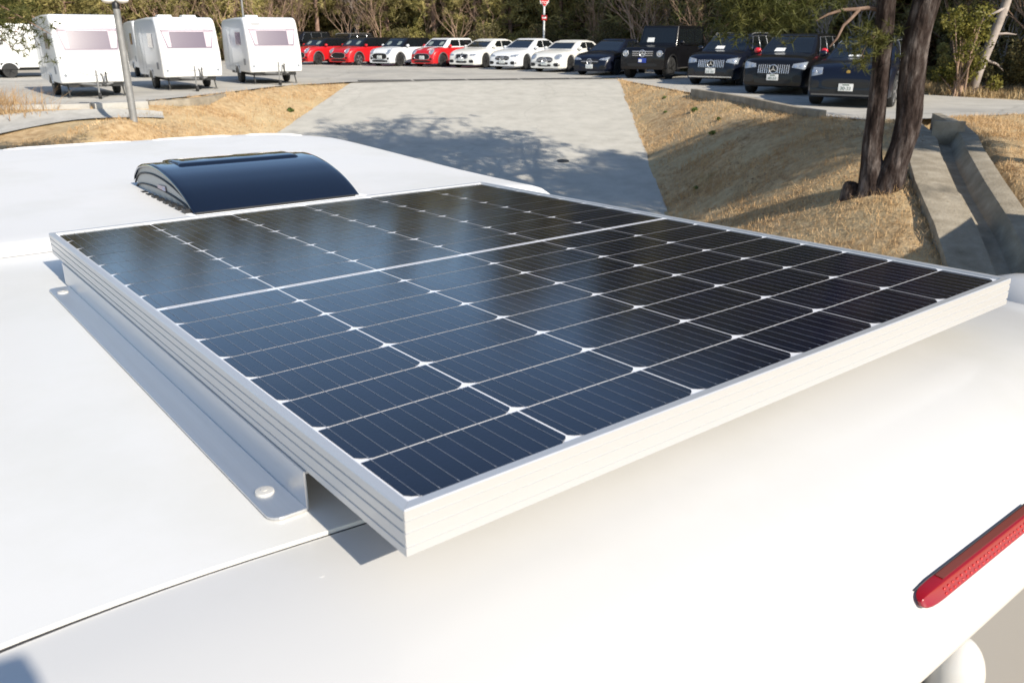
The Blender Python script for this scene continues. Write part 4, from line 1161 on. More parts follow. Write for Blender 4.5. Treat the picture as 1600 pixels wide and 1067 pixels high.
# second row behind the red cars
S = suv(M['p_black'], plate=None, rails=(-1.2, -3.3, .62, 1.62))
cars.append(car('suv', 'dark suv with silver roof rails in the row behind the red cars', 'car', 'dark cars in the second row', S, at_left_wheel(-10.9, 55.0, 1.9), YAW))
S = suv(M['p_black'], plate=None, H=1.80, cab=[(-3.74, -.30, .82, .80, 1.08), (-3.70, -.62, .79, .78, 1.3), (-3.60, -.95, .74, .73, 1.55), (-3.5, -1.2, .69, .69, 1.755)], ws=(.69, 1.125, .60, 1.70))
cars.append(car('minivan', 'tall black minivan behind the red hatchback next to the right caravan', 'car', 'dark cars in the second row', S, at_left_wheel(-14.0, 55.5, 1.9), YAW))

# ------------------------------------------------------------------ caravans
M['cv'] = new_mat('caravan_white', (0.80, 0.80, 0.79), 0.3, coat=0.3)
M['cvwin'] = new_mat('tinted_caravan_window', (0.10, 0.075, 0.11), 0.14, coat=0.3)
M['cvframe'] = new_mat('window_rubber_frame', (0.26, 0.22, 0.27), 0.5)
M['curtain'] = new_mat('pale_pink_curtain', (0.50, 0.43, 0.48), 0.8)
M['seam'] = new_mat('grey_seam', (0.30, 0.30, 0.31), 0.6)
def caravan(label, xy, az, W=2.2, H=2.55, hatch=0, oval_logo=False, sidewin=True, group='white touring caravans parked on the car park', sc=.81):
    root = empty('caravan', (xy[0], xy[1], 0 if xy[1] > 15 else gz(*xy))); root.rotation_euler = (0, 0, R(-az)); root.scale = (sc, sc, sc)
    tag(root, label, 'caravan', group)
    k = (H - .45) / 2.1
    pr = [(1.92, .46), (2.02, .50), (2.07, .62), (2.10, 1.0), (2.06, 1.35), (1.98, 1.62), (1.80, 2.20), (1.72, 2.38), (1.60, 2.50), (1.42, 2.55), (0, 2.55), (-1.9, 2.50), (-2.15, 2.42), (-2.25, 2.25), (-2.33, 1.2), (-2.30, .60), (-2.24, .50), (-2.15, .46)]
    pr = [(y, .46 + (z - .46) * k) for y, z in pr]
    cy, cz = -.1, 1.4
    hw = W / 2; rings = []
    for x, ins in ((-hw, .10), (-hw + .012, .05), (-hw + .05, .012), (-hw + .11, 0), (hw - .11, 0), (hw - .05, .012), (hw - .012, .05), (hw, .10)):
        rings.append([(x, y + (-ins if y > cy else ins) * min(1, abs(y - cy) / 1.5), z + (-ins if z > cz else ins * .5)) for y, z in pr])
    body = MB().loft(rings).build('body', M['cv'], root, smooth=True, angle=32)
    T_ = Tree(body); zc = lambda z: .46 + (z - .46) * k
    wz0, wz1 = zc(1.50), zc(2.11)
    decal(T_, 'y', quad([(-.83, wz0 - .035), (.83, wz0 - .035), (.985, wz1 + .035), (-.985, wz1 + .035)]), 10, 4, .014, .03).build('window_frame', M['cvframe'], root, smooth=True, angle=60)
    w = decal(T_, 'y', quad([(-.80, wz0), (.80, wz0), (.95, wz1), (-.95, wz1)]), 10, 4, .022, .03).build('front_window', M['cvwin'], root, smooth=True, angle=60)
    for sx in (-1, 1):
        a, b = (.66, .93) if sx > 0 else (.60, .93)
        c = decal(T_, 'y', quad([(sx * a, wz0 + .03), (sx * (b - .15), wz0 + .03), (sx * b, wz1 - .03), (sx * a, wz1 - .03)]), 2, 3, .030, .003).build('curtain', M['curtain'], w)
    decal(T_, 'y', quad([(-.92, wz1 - .06), (.92, wz1 - .06), (.93, wz1 - .015), (-.93, wz1 - .015)]), 8, 1, .030, .003).build('blind', M['curtain'], w)
    for z, wd in ((zc(2.17), 1.06), (zc(1.28), .62)):
        decal(T_, 'y', quad([(-wd, z), (wd, z), (wd, z + .022), (-wd, z + .022)]), 10, 1, .006, .01).build('seam', M['seam'], root)
    # rounded gas locker lid outline
    pts = []
    for i in range(25):
        a = math.pi * i / 24; x = .60 * math.cos(a); z = zc(1.0) - .30 * abs(math.sin(a)) ** .8
        h = T_.cast((x, 9, z), (0, -1, 0)); pts.append((h if h else Vector((x, 2.05, z))) + Vector((0, .006, 0)))
    MB().tube(pts, .012, 6).build('locker_edge', M['seam'], root)
    for sx in (-1, 1):
        d = decal(T_, 'y', oval(sx * .93, zc(.72), .05, .05), 6, 6, .01, .02)
        if d: d.build('marker_lamp', M['lens'], root, smooth=True)
    if oval_logo:
        d = decal(T_, 'y', oval(.62, zc(2.30), .22, .07), 8, 5, .006, .01)
        if d: d.build('logo_oval', M['seam'], root)
    for sx in (-1, 1):
        hwk = [(.2, 1.5), (1.0, 1.5), (1.0, 2.0), (.2, 2.0)] if sidewin else [(-.4, 1.5), (.4, 1.5), (.4, 2.0), (-.4, 2.0)]
        d = decal(T_, 'x', quad([(y, zc(z)) for y, z in hwk]), 2, 2, .015, .02, side=sx)
        d.build('side_window', M['cvwin'], root)
        for yy in (-.75, -1.35):
            decal(T_, 'x', quad([(yy, .55), (yy + .015, .55), (yy + .015, zc(2.2)), (yy, zc(2.2))]), 1, 6, .004, .004, side=sx).build('door_seam', M['seam'], root)
        decal(T_, 'x', quad([(1.2, .75), (1.5, .75), (1.5, 1.0), (1.2, 1.0)]), 1, 1, .006, .004, side=sx).build('service_hatch', M['seam'], root)
        ar = [(sx * (hw - .004), .40 * math.cos(R(a)), .32 + .40 * math.sin(R(a))) for a in range(14, 167, 8)]
        MB().tube(ar, .03, 6).build('wheel_arch', M['cv'], root, smooth=True)
        wheel(root, sx * (hw - .13), 0, .32, .19, DR, sx)
        MB().box((sx * (hw - .095), 0, .55), (.2, .74, .30)).build('wheel_box', M['black'], root)
        MB().tube([(sx * .85, 1.55, .50), (sx * .86, 1.78, .06)], .025, 6).box((sx * .86, 1.78, .03), (.10, .10, .02)).build('corner_steady', M['grate'], root)
        MB().tube([(sx * .60, 1.7, .46), (0.05 * sx, 2.95, .44)], .04, 6).build('drawbar', M['galv'], root)
    MB().box((0, -.1, .40), (W - .5, 4.0, .12)).build('chassis', M['black'], root)
    mb = MB().tube([(0, 2.75, .44), (0, 3.25, .47)], .045, 8).ball((0, 3.28, .46), (.06, .09, .06), 10, 8)
    mb.tube([(0, 3.15, .5), (0, 3.0, .72), (0, 2.85, .80)], .02, 6)
    mb.build('coupling', M['grate'], root)
    jw = MB().tube([(.14, 2.85, .90), (.14, 2.85, .16)], .028, 8).tube([(.14, 2.85, .90), (.25, 2.85, .93)], .012, 6).build('jockey_post', M['galv'], root)
    MB().lathe([(.02, -.04), (.10, -.04), (.10, .04), (.02, .04)], 'x', (.14, 2.88, .10), 16).build('jockey_wheel', M['tyre'], jw, smooth=True)
    MB().box((-.25, 2.3, .62), (.05, .04, .42)).build('hand_brake', M['grate'], root)
    for q in range(hatch):
        MB().box((.45 - .9 * q, .4, zc(2.55) + .045), (.55, .55, .10), taper=.85).build('roof_hatch', M['cv'], root, bevel=.02)
    return root
caravan('white caravan on the left, tree shade over its front corner, behind the lamp post', (-12.30, 24.75), 144, H=2.62)
caravan('middle white caravan with two roof hatches', (-10.75, 27.9), 146, hatch=2, H=2.60)
caravan('rightmost white caravan with an oval badge, beside the red cars', (-9.0, 31.2), 149, hatch=1, oval_logo=True, H=2.60, sc=.83)
caravan('white caravan in the back row between the left and middle caravans', (-14.6, 35.5), 150, H=2.60)
caravan('white caravan side-on at the left edge behind hanging pine twigs', (-20.3, 34.6), 232, H=2.5)
caravan('white caravan added out of sight to the right to shade the lower bank', (8.5, 6.45), 125, H=2.7, sc=1.0)  # unseen shadow caster, added for the rounded shade on the grass

# ------------------------------------------------------------------ posts and sign
lp_ = empty('lamp_post', (-8.45, 18.85, gz(-8.45, 18.85)))
tag(lp_, 'grey steel lamp post with white twin lamps standing in the dry grass bank', 'lamp post')
MB().lathe([(.080, -.4), (.078, .5), (.070, 2.28), (.070, 2.32)], 'z', n=18).build('post', M['galv'], lp_, smooth=True)
MB().lathe([(.075, 2.32), (.075, 2.42), (.05, 2.46), (.01, 2.47)], 'z', n=14).build('collar', M['black'], lp_, smooth=True)
for sx in (-1, 1):
    MB().ball((sx * .15, 0, 2.50), (.14, .10, .075), 14, 10).build('lamp_head', M['white'], lp_, smooth=True, angle=180)
po = MB().lathe([(.06, -.3), (.055, 6.5), (.01, 6.52)], 'z', n=12).build('pole', M['galv'], smooth=True)
po.location = (-14.6, 47.8, 0)
tag(po, 'thin grey steel pole rising behind the rightmost caravan', 'pole')
sg = empty('stop_sign', (1.80, 49.4, .05)); sg.rotation_euler = (0, 0, R(8))
tag(sg, 'red stop sign with small red plate on a white pole behind the white cars', 'road sign')
MB().lathe([(.055, -.3), (.055, 4.3), (.01, 4.31)], 'z', n=12).build('pole', M['white'], sg, smooth=True)
M['signred'] = new_mat('sign_red', (0.50, 0.012, 0.016), 0.45)
def tri(s, r_):   # inverted triangle with rounded corners, centre z of circumscribed tip
    pts = []
    cs = [(0, 0), (.5 * s, .866 * s), (-.5 * s, .866 * s)]
    for (cx, cz), a0 in zip(cs, (210, -30, 90)):
        ux, uz = 0 - cx, .577 * s - cz; L_ = math.hypot(ux, uz); qx, qz = cx + ux / L_ * 2 * r_, cz + uz / L_ * 2 * r_
        for q in range(7):
            a = R(a0 + 120 * q / 6); pts.append((qx + r_ * math.cos(a), qz + r_ * math.sin(a)))
    return pts
bd = MB().prism([(x, z + 2.88) for x, z in tri(1.02, .13)], 'y', -.075, -.068).build('sign_board', M['white'], sg)
MB().prism([(x, z + 2.915) for x, z in tri(.94, .11)], 'y', -.0785, -.0755).build('red_face', M['signred'], bd)
for tx, sz, zz in (('STOP', .20, 3.20), ('止まれ', .24, 3.48)):
    try:
        vs, fs = text_mesh(tx, sz)
        MB().add([(v.x * (1.1 if tx == 'STOP' else 1), -.0800, zz + v.y) for v in vs], fs).build('sign_text', M['white'], bd)
    except Exception as ex: print('text', ex)
pb = MB().box((0, -.07, 2.42), (.30, .012, .26)).build('small_plate', M['signred'], sg, bevel=.004)
MB().box((0, -.0785, 2.42), (.22, .002, .09)).build('plate_band', M['white'], pb)
mk = MB().lathe([(.10, -.1), (.10, .52), (.085, .56), (.01, .57)], 'z', n=12).build('marker_post', M['concl'], smooth=True)
mk.location = (13.75, 22.6, gz(13.75, 22.6))
tag(mk, 'short pale concrete marker post in the dry grass at the right edge', 'marker post')

# ------------------------------------------------------------------ vegetation
M['needle'] = leaf_mat('pine_needles', [(0.3, (0.085, 0.085, 0.030)), (0.48, (0.25, 0.22, 0.075)), (0.64, (0.46, 0.39, 0.16))], 0.9, 0.3)
M['needle2'] = leaf_mat('near_pine_needles', [(0.3, (0.040, 0.052, 0.014)), (0.55, (0.090, 0.096, 0.026)), (0.75, (0.15, 0.14, 0.04))], 1.6, 0.1)
M['leaf'] = leaf_mat('broad_leaves', [(0.3, (0.14, 0.13, 0.04)), (0.5, (0.29, 0.26, 0.085)), (0.7, (0.46, 0.39, 0.15))], 1.8, 0.3)
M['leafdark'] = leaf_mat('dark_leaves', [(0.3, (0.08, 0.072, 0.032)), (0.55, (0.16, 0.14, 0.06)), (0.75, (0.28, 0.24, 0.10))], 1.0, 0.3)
M['twig'] = noise_mat('brown_twigs', [(0.3, (0.18, 0.12, 0.085)), (0.6, (0.34, 0.235, 0.17)), (0.8, (0.48, 0.37, 0.29))], 2.0, 4, 0.9, rand=0.3, spec=0.1)
M['brushleaf'] = leaf_mat('dead_brown_leaves', [(0.3, (0.15, 0.09, 0.052)), (0.55, (0.27, 0.175, 0.105)), (0.75, (0.42, 0.31, 0.20))], 1.5, 0.25)
M['barkpink'] = noise_mat('pale_pink_bark', [(0.3, (0.16, 0.095, 0.070)), (0.6, (0.30, 0.20, 0.155)), (0.8, (0.42, 0.32, 0.26))], 3.0, 6, 0.95, rand=0.2, bump=0.6, spec=0.1)
M['barkgrey'] = noise_mat('pale_grey_bark', [(0.3, (0.22, 0.19, 0.17)), (0.6, (0.36, 0.31, 0.28)), (0.8, (0.48, 0.43, 0.39))], 4.0, 6, 0.95, rand=0.2, spec=0.1)
M['deadwood'] = noise_mat('dead_wood', [(0.3, (0.10, 0.065, 0.05)), (0.6, (0.20, 0.14, 0.11)), (0.8, (0.32, 0.25, 0.20))], 6.0, 6, 0.95, spec=0.1)
M['straw'] = noise_mat('straw_stems', [(0.3, (0.22, 0.13, 0.07)), (0.6, (0.38, 0.26, 0.14)), (0.8, (0.52, 0.40, 0.25))], 4.0, 4, 0.95, rand=0.2, spec=0.1)

def rdirs(n):
    v = rng.normal(size=(n, 3)); return v / np.linalg.norm(v, axis=1, keepdims=True)
def needles(centers, dirs, per, ln, wd, spread=0.75):
    """sprays of thin triangles leaving each centre."""
    n = len(centers); C = np.repeat(centers, per, 0); D = np.repeat(dirs, per, 0) * (1 - spread) + rdirs(n * per) * spread
    D /= np.linalg.norm(D, axis=1, keepdims=True)
    S_ = np.cross(D, rdirs(n * per)); S_ /= np.linalg.norm(S_, axis=1, keepdims=True) + 1e-9
    l_ = ln * rng.uniform(.6, 1.2, (n * per, 1)); w_ = wd * rng.uniform(.7, 1.2, (n * per, 1))
    V = np.stack([C + S_ * w_ * .5, C - S_ * w_ * .5, C + D * l_], 1)
    return V.reshape(-1, 3)
def leaves(centers, size, flat=0.0):
    n = len(centers); N = rdirs(n); N[:, 2] += flat; N /= np.linalg.norm(N, axis=1, keepdims=True)
    A = np.cross(N, rdirs(n)); A /= np.linalg.norm(A, axis=1, keepdims=True) + 1e-9; B = np.cross(N, A)
    s = size * rng.uniform(.6, 1.3, (n, 1))
    V = np.stack([centers - A * s, centers - B * s * .5, centers + A * s, centers + B * s * .5], 1)
    return V.reshape(-1, 3)

def pine_meshes(seed, H, lo, rad, ncl=150, coarse=1.0, clump=0.42):
    """trunk mesh + crown mesh of a forest pine."""
    rs = random.Random(seed)
    mb = MB(); lean = (rs.uniform(-.5, .5), rs.uniform(-.4, .4))
    pth = []; rd = []
    for i in range(11):
        t = i / 10; pth.append((lean[0] * t + .10 * math.sin(3 * t + seed), lean[1] * t + .08 * math.cos(4 * t + seed), H * t - .2)); rd.append(.17 * (1 - .85 * t) + .02)
    mb.tube(pth, rd, 9, jitter=.08)
    cen = []; dr = []
    for q in range(ncl):
        t = rs.random() ** .9; h = lo + (H - lo) * t; a = rs.uniform(0, 2 * math.pi)
        env = rad * (1 - .75 * max(0, (t - .25) / .75)) * (0.55 + .45 * min(1, t / .12 + .2))
        r_ = env * math.sqrt(rs.uniform(.12, 1))
        k = min(1, max(0, (h + .2) / H)); bx, by = lean[0] * k, lean[1] * k
        p = Vector((bx + r_ * math.cos(a), by + r_ * math.sin(a), h - .12 * r_ + rs.uniform(-.2, .2)))
        if q % 4 == 0: mb.tube([(bx, by, h - .25 * r_), ((bx + p.x) / 2, (by + p.y) / 2, h - .22 * r_), tuple(p)], [.035, .022, .008], 5)
        nsub = 7
        for s in range(nsub):
            d = Vector((rs.gauss(0, 1), rs.gauss(0, 1), rs.gauss(0, .45))) * clump * .6
            cen.append(p + d); dr.append((math.cos(a) * .6, math.sin(a) * .6, .6))
    V = needles(np.array(cen), np.array(dr), int(9), .30 * coarse, .055 * coarse)
    return mb, V
def make_tree(name, mb, V, nper, bark, leaf, loc, rz, sc, label, cat, group, crown='crown', trunk='trunk'):
    root = empty(name, loc); root.rotation_euler = (0, 0, rz); root.scale = (sc, sc, sc)
    mb.build(trunk, bark, root, smooth=True, fix=False, angle=180)
    if V is not None: link(crown, fast_mesh(crown, V, nper), leaf, root)
    tag(root, label, cat, group)
    return root

def place(proto, u, Rr, rz=None, sc=1.0, label=None, dz=0.0, tilt=None):
    az = math.atan((u - 800) / 1365)
    x, y = Rr * math.sin(az), Rr * math.cos(az)
    o = proto['o'] if not proto['used'] else copy_tree(proto['o'])
    proto['used'] = True
    o.location = (x, y, gz(x, y) + dz); o.rotation_euler = (0, 0, rz if rz is not None else random.uniform(0, 6.28)); o.scale = (sc, sc, sc)
    if tilt: o.rotation_euler = (tilt[0], tilt[1], o.rotation_euler[2])
    if label: o['label'] = label
    return o

GP = 'pine trees of the wood behind the car park'
PL = ['tall pine of the wood with drooping olive boughs behind the parked cars', 'slim pine of the wood with a bare pinkish lower trunk behind the parked cars', 'broad bushy pine of the wood with boughs to the ground']
pines = []
for i, (H, lo, rad, ncl) in enumerate(((12, 1.6, 2.6, 300), (13, 3.2, 2.4, 260), (9.5, .3, 2.4, 340))):
    mb, V = pine_meshes(i + 3, H, lo, rad, ncl, 1.15)
    pines.append(dict(o=make_tree('pine_tree', mb, V, 3, M['barkpink'], M['needle'], (0, 0, 0), 0, 1, PL[i], 'pine tree', GP), used=False))
# bare trees
def bare_mesh(seed, H):
    rs = random.Random(seed); mb = MB()
    def br(p, d, l_, r_, dep):
        pts = [p]; q = Vector(p); dd = Vector(d)
        for i in range(4):
            dd = (dd + Vector((rs.uniform(-.25, .25), rs.uniform(-.25, .25), rs.uniform(-.05, .2)))).normalized(); q = q + dd * l_ / 4; pts.append(q.copy())
        mb.tube(pts, [r_ * (1 - .16 * i) for i in range(5)], 6 if dep < 2 else 4, cap=False)
        if dep >= 4: return
        for i in range(rs.choice((2, 3, 3)) + (1 if dep == 0 else 0)):
            k = rs.choice((2, 3, 4)); a = rs.uniform(0, 6.28); sp = rs.uniform(.4, .9)
            nd = (dd + Vector((math.cos(a), math.sin(a), rs.uniform(-.1, .5))) * sp).normalized()
            br(pts[k], nd, l_ * rs.uniform(.5, .75), r_ * .5, dep + 1)
    for s in range(2):
        br(Vector((rs.uniform(-.15, .15), rs.uniform(-.15, .15), -.2)), (rs.uniform(-.25, .25), rs.uniform(-.2, .2), 1), H * .42, .085, 0)
    return mb
GB_ = 'bare trees at the edge of the wood'
bares = [dict(o=make_tree('bare_tree', bare_mesh(40 + i, 7.5), None, 3, (M['barkgrey'], M['twig'], M['twig'])[i], None, (0, 0, 0), 0, 1, ('leafless tree with pale grey branches against the dark wood', 'leafless reddish brown tree with fine spreading twigs', 'leafless brown tree with many upright stems')[i], 'bare tree', GB_), used=False) for i in range(3)]
# shrubs
def shrub(seed, rad, hgt, n, size, per=1, lump=14):
    rs = np.random.default_rng(seed)
    lc = np.c_[rs.normal(0, rad * .42, lump), rs.normal(0, rad * .42, lump), rs.uniform(.12, .95, lump) * hgt]
    lr = rs.uniform(.25, .5, lump) * rad * .8
    k = rs.integers(0, lump, n)
    d = rs.normal(size=(n, 3)); d /= np.linalg.norm(d, axis=1, keepdims=True)
    C = lc[k] + d * (lr[k] * rs.uniform(.45, 1.05, n) ** .6)[:, None]
    C[:, 2] = np.abs(C[:, 2])
    mb = MB(); rr = random.Random(seed)
    for i in range(lump):
        p = lc[i]; mb.tube([(rr.uniform(-.15, .15), rr.uniform(-.15, .15), -.1), (p[0] * .5, p[1] * .5, p[2] * .55), tuple(p)], [.03, .02, .008], 5, cap=False)
    return mb, leaves(C, size)
GS = 'shrubs along the edge of the wood'
shr = []
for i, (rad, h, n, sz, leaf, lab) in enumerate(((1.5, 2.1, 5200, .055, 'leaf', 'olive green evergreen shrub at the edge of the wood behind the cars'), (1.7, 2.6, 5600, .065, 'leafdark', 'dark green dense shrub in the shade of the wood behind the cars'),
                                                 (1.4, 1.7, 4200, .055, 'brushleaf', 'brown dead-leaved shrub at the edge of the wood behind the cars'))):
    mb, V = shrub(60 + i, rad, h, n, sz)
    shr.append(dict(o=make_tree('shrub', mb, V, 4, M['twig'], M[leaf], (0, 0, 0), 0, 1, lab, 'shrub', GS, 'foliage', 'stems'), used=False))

# the lower storey along the back of the car park
edge = [(-60, 43), (0, 48.5), (120, 52), (230, 55), (330, 57), (430, 58), (520, 60), (640, 57), (760, 53), (860, 50), (950, 46), (1030, 41.5), (1100, 37.5), (1180, 35), (1270, 33.5), (1360, 31), (1440, 31.0), (1500, 29.8), (1560, 28.8), (1640, 27.6), (1740, 26.5)]
def edge_R(u): return lerp(edge, u)
rs = random.Random(5)
pat = {0: 'olive', 1: 'dark', 2: 'brown'}
u = -70
while u < 1760:
    Rr = edge_R(u)
    if 400 < u < 480 or 540 < u < 600 or 990 < u < 1070: k = rs.choice((2, 2, 2, 0))
    elif 700 < u < 800 or 1080 < u < 1180 or 1300 < u < 1470: k = rs.choice((1, 1, 0, 2))
    else: k = rs.choice((0, 0, 1, 2, 1))
    place(shr[k], u, Rr + rs.uniform(-.3, 1.2), sc=rs.uniform(.42, .85))
    if rs.random() < .7: place(shr[rs.choice((1, 2, 2, 0))], u + rs.uniform(-10, 10), Rr + rs.uniform(2.5, 4.5), sc=rs.uniform(.7, 1.15))
    u += 1365 * 1.75 / Rr
# pines
for u, dR, k, sc in [(-40, 3, 2, 1), (40, 5, 0, 1), (110, 2.5, 2, .95), (190, 6, 0, 1.05), (250, 3, 2, .9), (330, 6, 1, 1), (372, 3.5, 2, .9), (440, 8, 0, 1.1), (495, 3.6, 1, .95), (560, 8, 2, 1.2), (608, 3.0, 2, .95), (640, 6, 0, 1), (679, 3.2, 1, .9), (700, 7, 2, 1.1), (745, 3.5, 0, .8), (800, 3.6, 2, .85), (840, 7, 2, 1.2),
                     (877, 3.2, 1, .85), (920, 4, 2, .95), (965, 7, 0, 1.1), (1010, 8, 2, 1.2), (1075, 6, 0, 1.0), (1125, 4.5, 2, .95), (1165, 7, 2, 1.1), (1208, 3.2, 1, .8), (1240, 5, 2, .9), (1300, 5, 0, .9), (1350, 6, 2, 1.1), (1420, 4.5, 2, .95), (1470, 6.5, 0, 1), (1530, 5.5, 2, .9), (1600, 5, 2, .9), (1680, 5, 0, .9), (1760, 5, 2, 1), (1860, 4, 0, 1), (1980, 3, 2, 1), (-160, 3, 0, 1), (-300, 3, 2, 1), (-460, 3, 0, 1.1)]:
    place(pines[k], u, edge_R(u) + dR, sc=sc)
for u, dR, k, sc in [(425, .6, 1, .8), (470, .5, 2, .8), (548, .4, 1, .75), (572, .6, 1, .8), (598, .8, 2, .85), (1005, .3, 1, .7), (1030, .4, 2, .7), (1062, .5, 1, .7), (720, .8, 1, .7), (350, 1, 1, .8), (260, 1, 1, .8), (1100, .6, 1, .6), (930, 1, 2, .7), (412, 1.5, 1, 1), (455, 2, 2, .9), (556, 1.8, 0, .95), (585, 3, 1, 1), (535, 3.5, 2, .9), (300, 2.5, 1, .9), (225, 3, 2, .9), (1000, 1.5, 1, .9), (1045, 2, 2, .95), (1022, 3.5, 1, 1), (1290, 1.8, 0, .6), (1345, 2.2, 0, .65), (1500, 2.2, 1, .7), (770, 2, 1, .8), (660, 2, 2, .7), (1580, 2.2, 0, .6), (1630, 2, 1, .7)]:
    place(bares[k], u, edge_R(u) + dR, sc=sc)
for i in range(36):
    place(pines[rs.choice((0, 2, 2))], -560 + i * 80 + rs.uniform(-20, 20), edge_R(-560 + i * 80) + rs.uniform(9, 13), sc=rs.uniform(1.1, 1.4) * (1.0 if i < 17 else 1.4))
# leaning pale pine trunk and yellow-green shrub at the right
mb = MB()
_r = random.Random(9)
mb.tube([(0, 0, -.2), (.12, 0, .55), (.34, .05, 1.3), (.55, .08, 2.2), (.75, .1, 3.5), (.9, .1, 6)], [.15, .14, .125, .12, .10, .05], 10, jitter=.06)
for a, b, c in (((.2, 0, .85), (.65, .1, .72), (.95, .2, .52)), ((.36, 0, 1.5), (.7, 0, 1.53), (1.05, .1, 1.5)), ((.42, 0, 1.75), (.6, 0, 2.0), (.5, .1, 2.3)), ((.55, 0, 2.2), (.2, .1, 2.0), (-.1, .1, 1.75))):
    mb.tube([a, b, c], [.045, .03, .012], 6)
cen = np.array([(.8 + _r.gauss(0, .9), .1 + _r.gauss(0, .8), _r.uniform(2.6, 6)) for q in range(420)])
V = needles(cen, np.tile((0, 0, 1.0), (420, 1)), 12, .3, .05)
az = math.atan((1533 - 800) / 1365); lx, ly = 27.6 * math.sin(az), 27.6 * math.cos(az)
make_tree('pine_tree', mb, V, 3, M['barkgrey'], M['needle'], (lx, ly, gz(lx, ly) + .1), 0, 1, 'leaning pine with pale bare trunk and one low dead branch, right of the cars', 'pine tree', None)
mb, V = shrub(91, .85, 2.2, 3600, .05, lump=26)
M['leafy'] = leaf_mat('yellow_green_leaves', [(0.3, (0.075, 0.080, 0.014)), (0.5, (0.16, 0.15, 0.03)), (0.7, (0.26, 0.22, 0.055))], 2.2, 0.0)
az = math.atan((1512 - 800) / 1365); lx, ly = 27.0 * math.sin(az), 27.0 * math.cos(az)
make_tree('shrub', mb, V, 4, M['twig'], M['leafy'], (lx, ly, gz(lx, ly)), 0, 1.08, 'bright yellow-green shrub in front of the leaning pale trunk', 'shrub', None, 'foliage', 'stems')
# the deep wood as one mass
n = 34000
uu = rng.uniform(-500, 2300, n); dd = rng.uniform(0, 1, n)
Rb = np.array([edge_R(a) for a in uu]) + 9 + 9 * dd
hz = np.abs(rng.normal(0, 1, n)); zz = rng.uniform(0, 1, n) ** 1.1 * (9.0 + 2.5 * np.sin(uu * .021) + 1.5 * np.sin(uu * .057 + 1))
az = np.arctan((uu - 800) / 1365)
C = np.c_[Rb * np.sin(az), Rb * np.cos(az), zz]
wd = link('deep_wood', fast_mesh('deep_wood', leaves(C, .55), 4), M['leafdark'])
tag(wd, kind='stuff')

# ------------------------------------------------------------------ foreground double pine
M['bark'] = noise_mat('dark_plated_bark', [(0.34, (0.010, 0.007, 0.006)), (0.46, (0.034, 0.024, 0.021)), (0.56, (0.066, 0.053, 0.048)), (0.70, (0.185, 0.155, 0.142))], 9.0, 9, 0.95, bump=1.0, bscale=14, spec=0.1, stretch=(1, 1, 0.28))
nodes(M['bark'])[0]['Bump'].inputs['Distance'].default_value = 0.05
def trunk_tube(pts, rad, n=40, m=60, seed=0):
    """noisy furrowed trunk along a smoothed path."""
    P_ = [Vector(p) for p in pts]; rings = []
    for i in range(m + 1):
        t = i / m * (len(P_) - 1); k = min(int(t), len(P_) - 2); f = t - k
        p0, p1, p2, p3 = P_[max(k - 1, 0)], P_[k], P_[k + 1], P_[min(k + 2, len(P_) - 1)]
        c = .5 * ((2 * p1) + (p2 - p0) * f + (2 * p0 - 5 * p1 + 4 * p2 - p3) * f * f + (3 * p1 - p0 - 3 * p2 + p3) * f ** 3)
        r_ = rad[k] * (1 - f) + rad[k + 1] * f
        ring = []
        for q in range(n):
            a = 2 * math.pi * q / n
            v = Vector((math.cos(a), math.sin(a), 0))
            nn = noise.noise(Vector((v.x * 3.2, v.y * 3.2, c.z * 1.6 + seed))) * .10 + abs(noise.noise(Vector((v.x * 8, v.y * 8, c.z * 3 + seed)))) * .10 - .03
            ring.append(c + v * r_ * (1 + nn))
        rings.append(ring)
    return rings
pt = empty('pine_tree', (5.3, 11.87, -.5))
tag(pt, 'dark double-trunked pine standing on the dry grass bank by the drain chute', 'pine tree')
def relp(ob): ob.location = (-5.3, -11.87, .5); ob.parent = pt; return ob
relp(MB().loft(trunk_tube([(5.26, 11.92, -.75), (5.23, 11.91, -.42), (5.16, 11.94, .05), (5.145, 11.94, .45), (5.13, 11.95, .9), (5.11, 11.95, 1.3), (5.06, 11.97, 2.1), (5.0, 12.0, 3.4), (4.8, 12.2, 5.2), (4.6, 12.4, 7.2)], [.32, .195, .138, .126, .123, .121, .12, .115, .10, .05], seed=0)).build('trunk', M['bark'], smooth=True, angle=180))
relp(MB().loft(trunk_tube([(5.36, 11.84, -.80), (5.40, 11.82, -.45), (5.46, 11.79, -.1), (5.505, 11.77, .2), (5.53, 11.77, .55), (5.50, 11.78, .9), (5.47, 11.79, 1.55), (5.53, 11.78, 2.1), (5.75, 11.7, 3.4), (6.0, 11.6, 5.2), (6.2, 11.5, 7.6)], [.36, .23, .172, .163, .166, .17, .17, .168, .15, .12, .05], seed=5)).build('trunk', M['bark'], smooth=True, angle=180))
relp(MB().loft(trunk_tube([(5.0, 12.05, -.75), (4.99, 12.05, -.50), (4.98, 12.05, -.43), (4.97, 12.05, -.395), (4.96, 12.05, -.38)], [.18, .13, .105, .075, .02], n=20, m=20, seed=9)).build('stump', M['bark'], smooth=True, angle=180))
mb = MB()
mb.tube([(5.08, 11.95, 1.92), (4.9, 12.05, 1.97), (4.69, 12.02, 1.95), (4.45, 11.88, 1.94), (4.22, 11.76, 1.88), (4.05, 11.7, 1.80)], [.042, .034, .028, .022, .018, .01], 8, jitter=.1)
mb.tube([(4.72, 12.0, 1.94), (4.6, 11.95, 1.82), (4.49, 11.88, 1.74), (4.40, 11.8, 1.58), (4.29, 11.74, 1.47)], [.024, .022, .020, .017, .012], 8, jitter=.1)
relp(mb.build('dead_branch', M['deadwood'], smooth=True, angle=180))
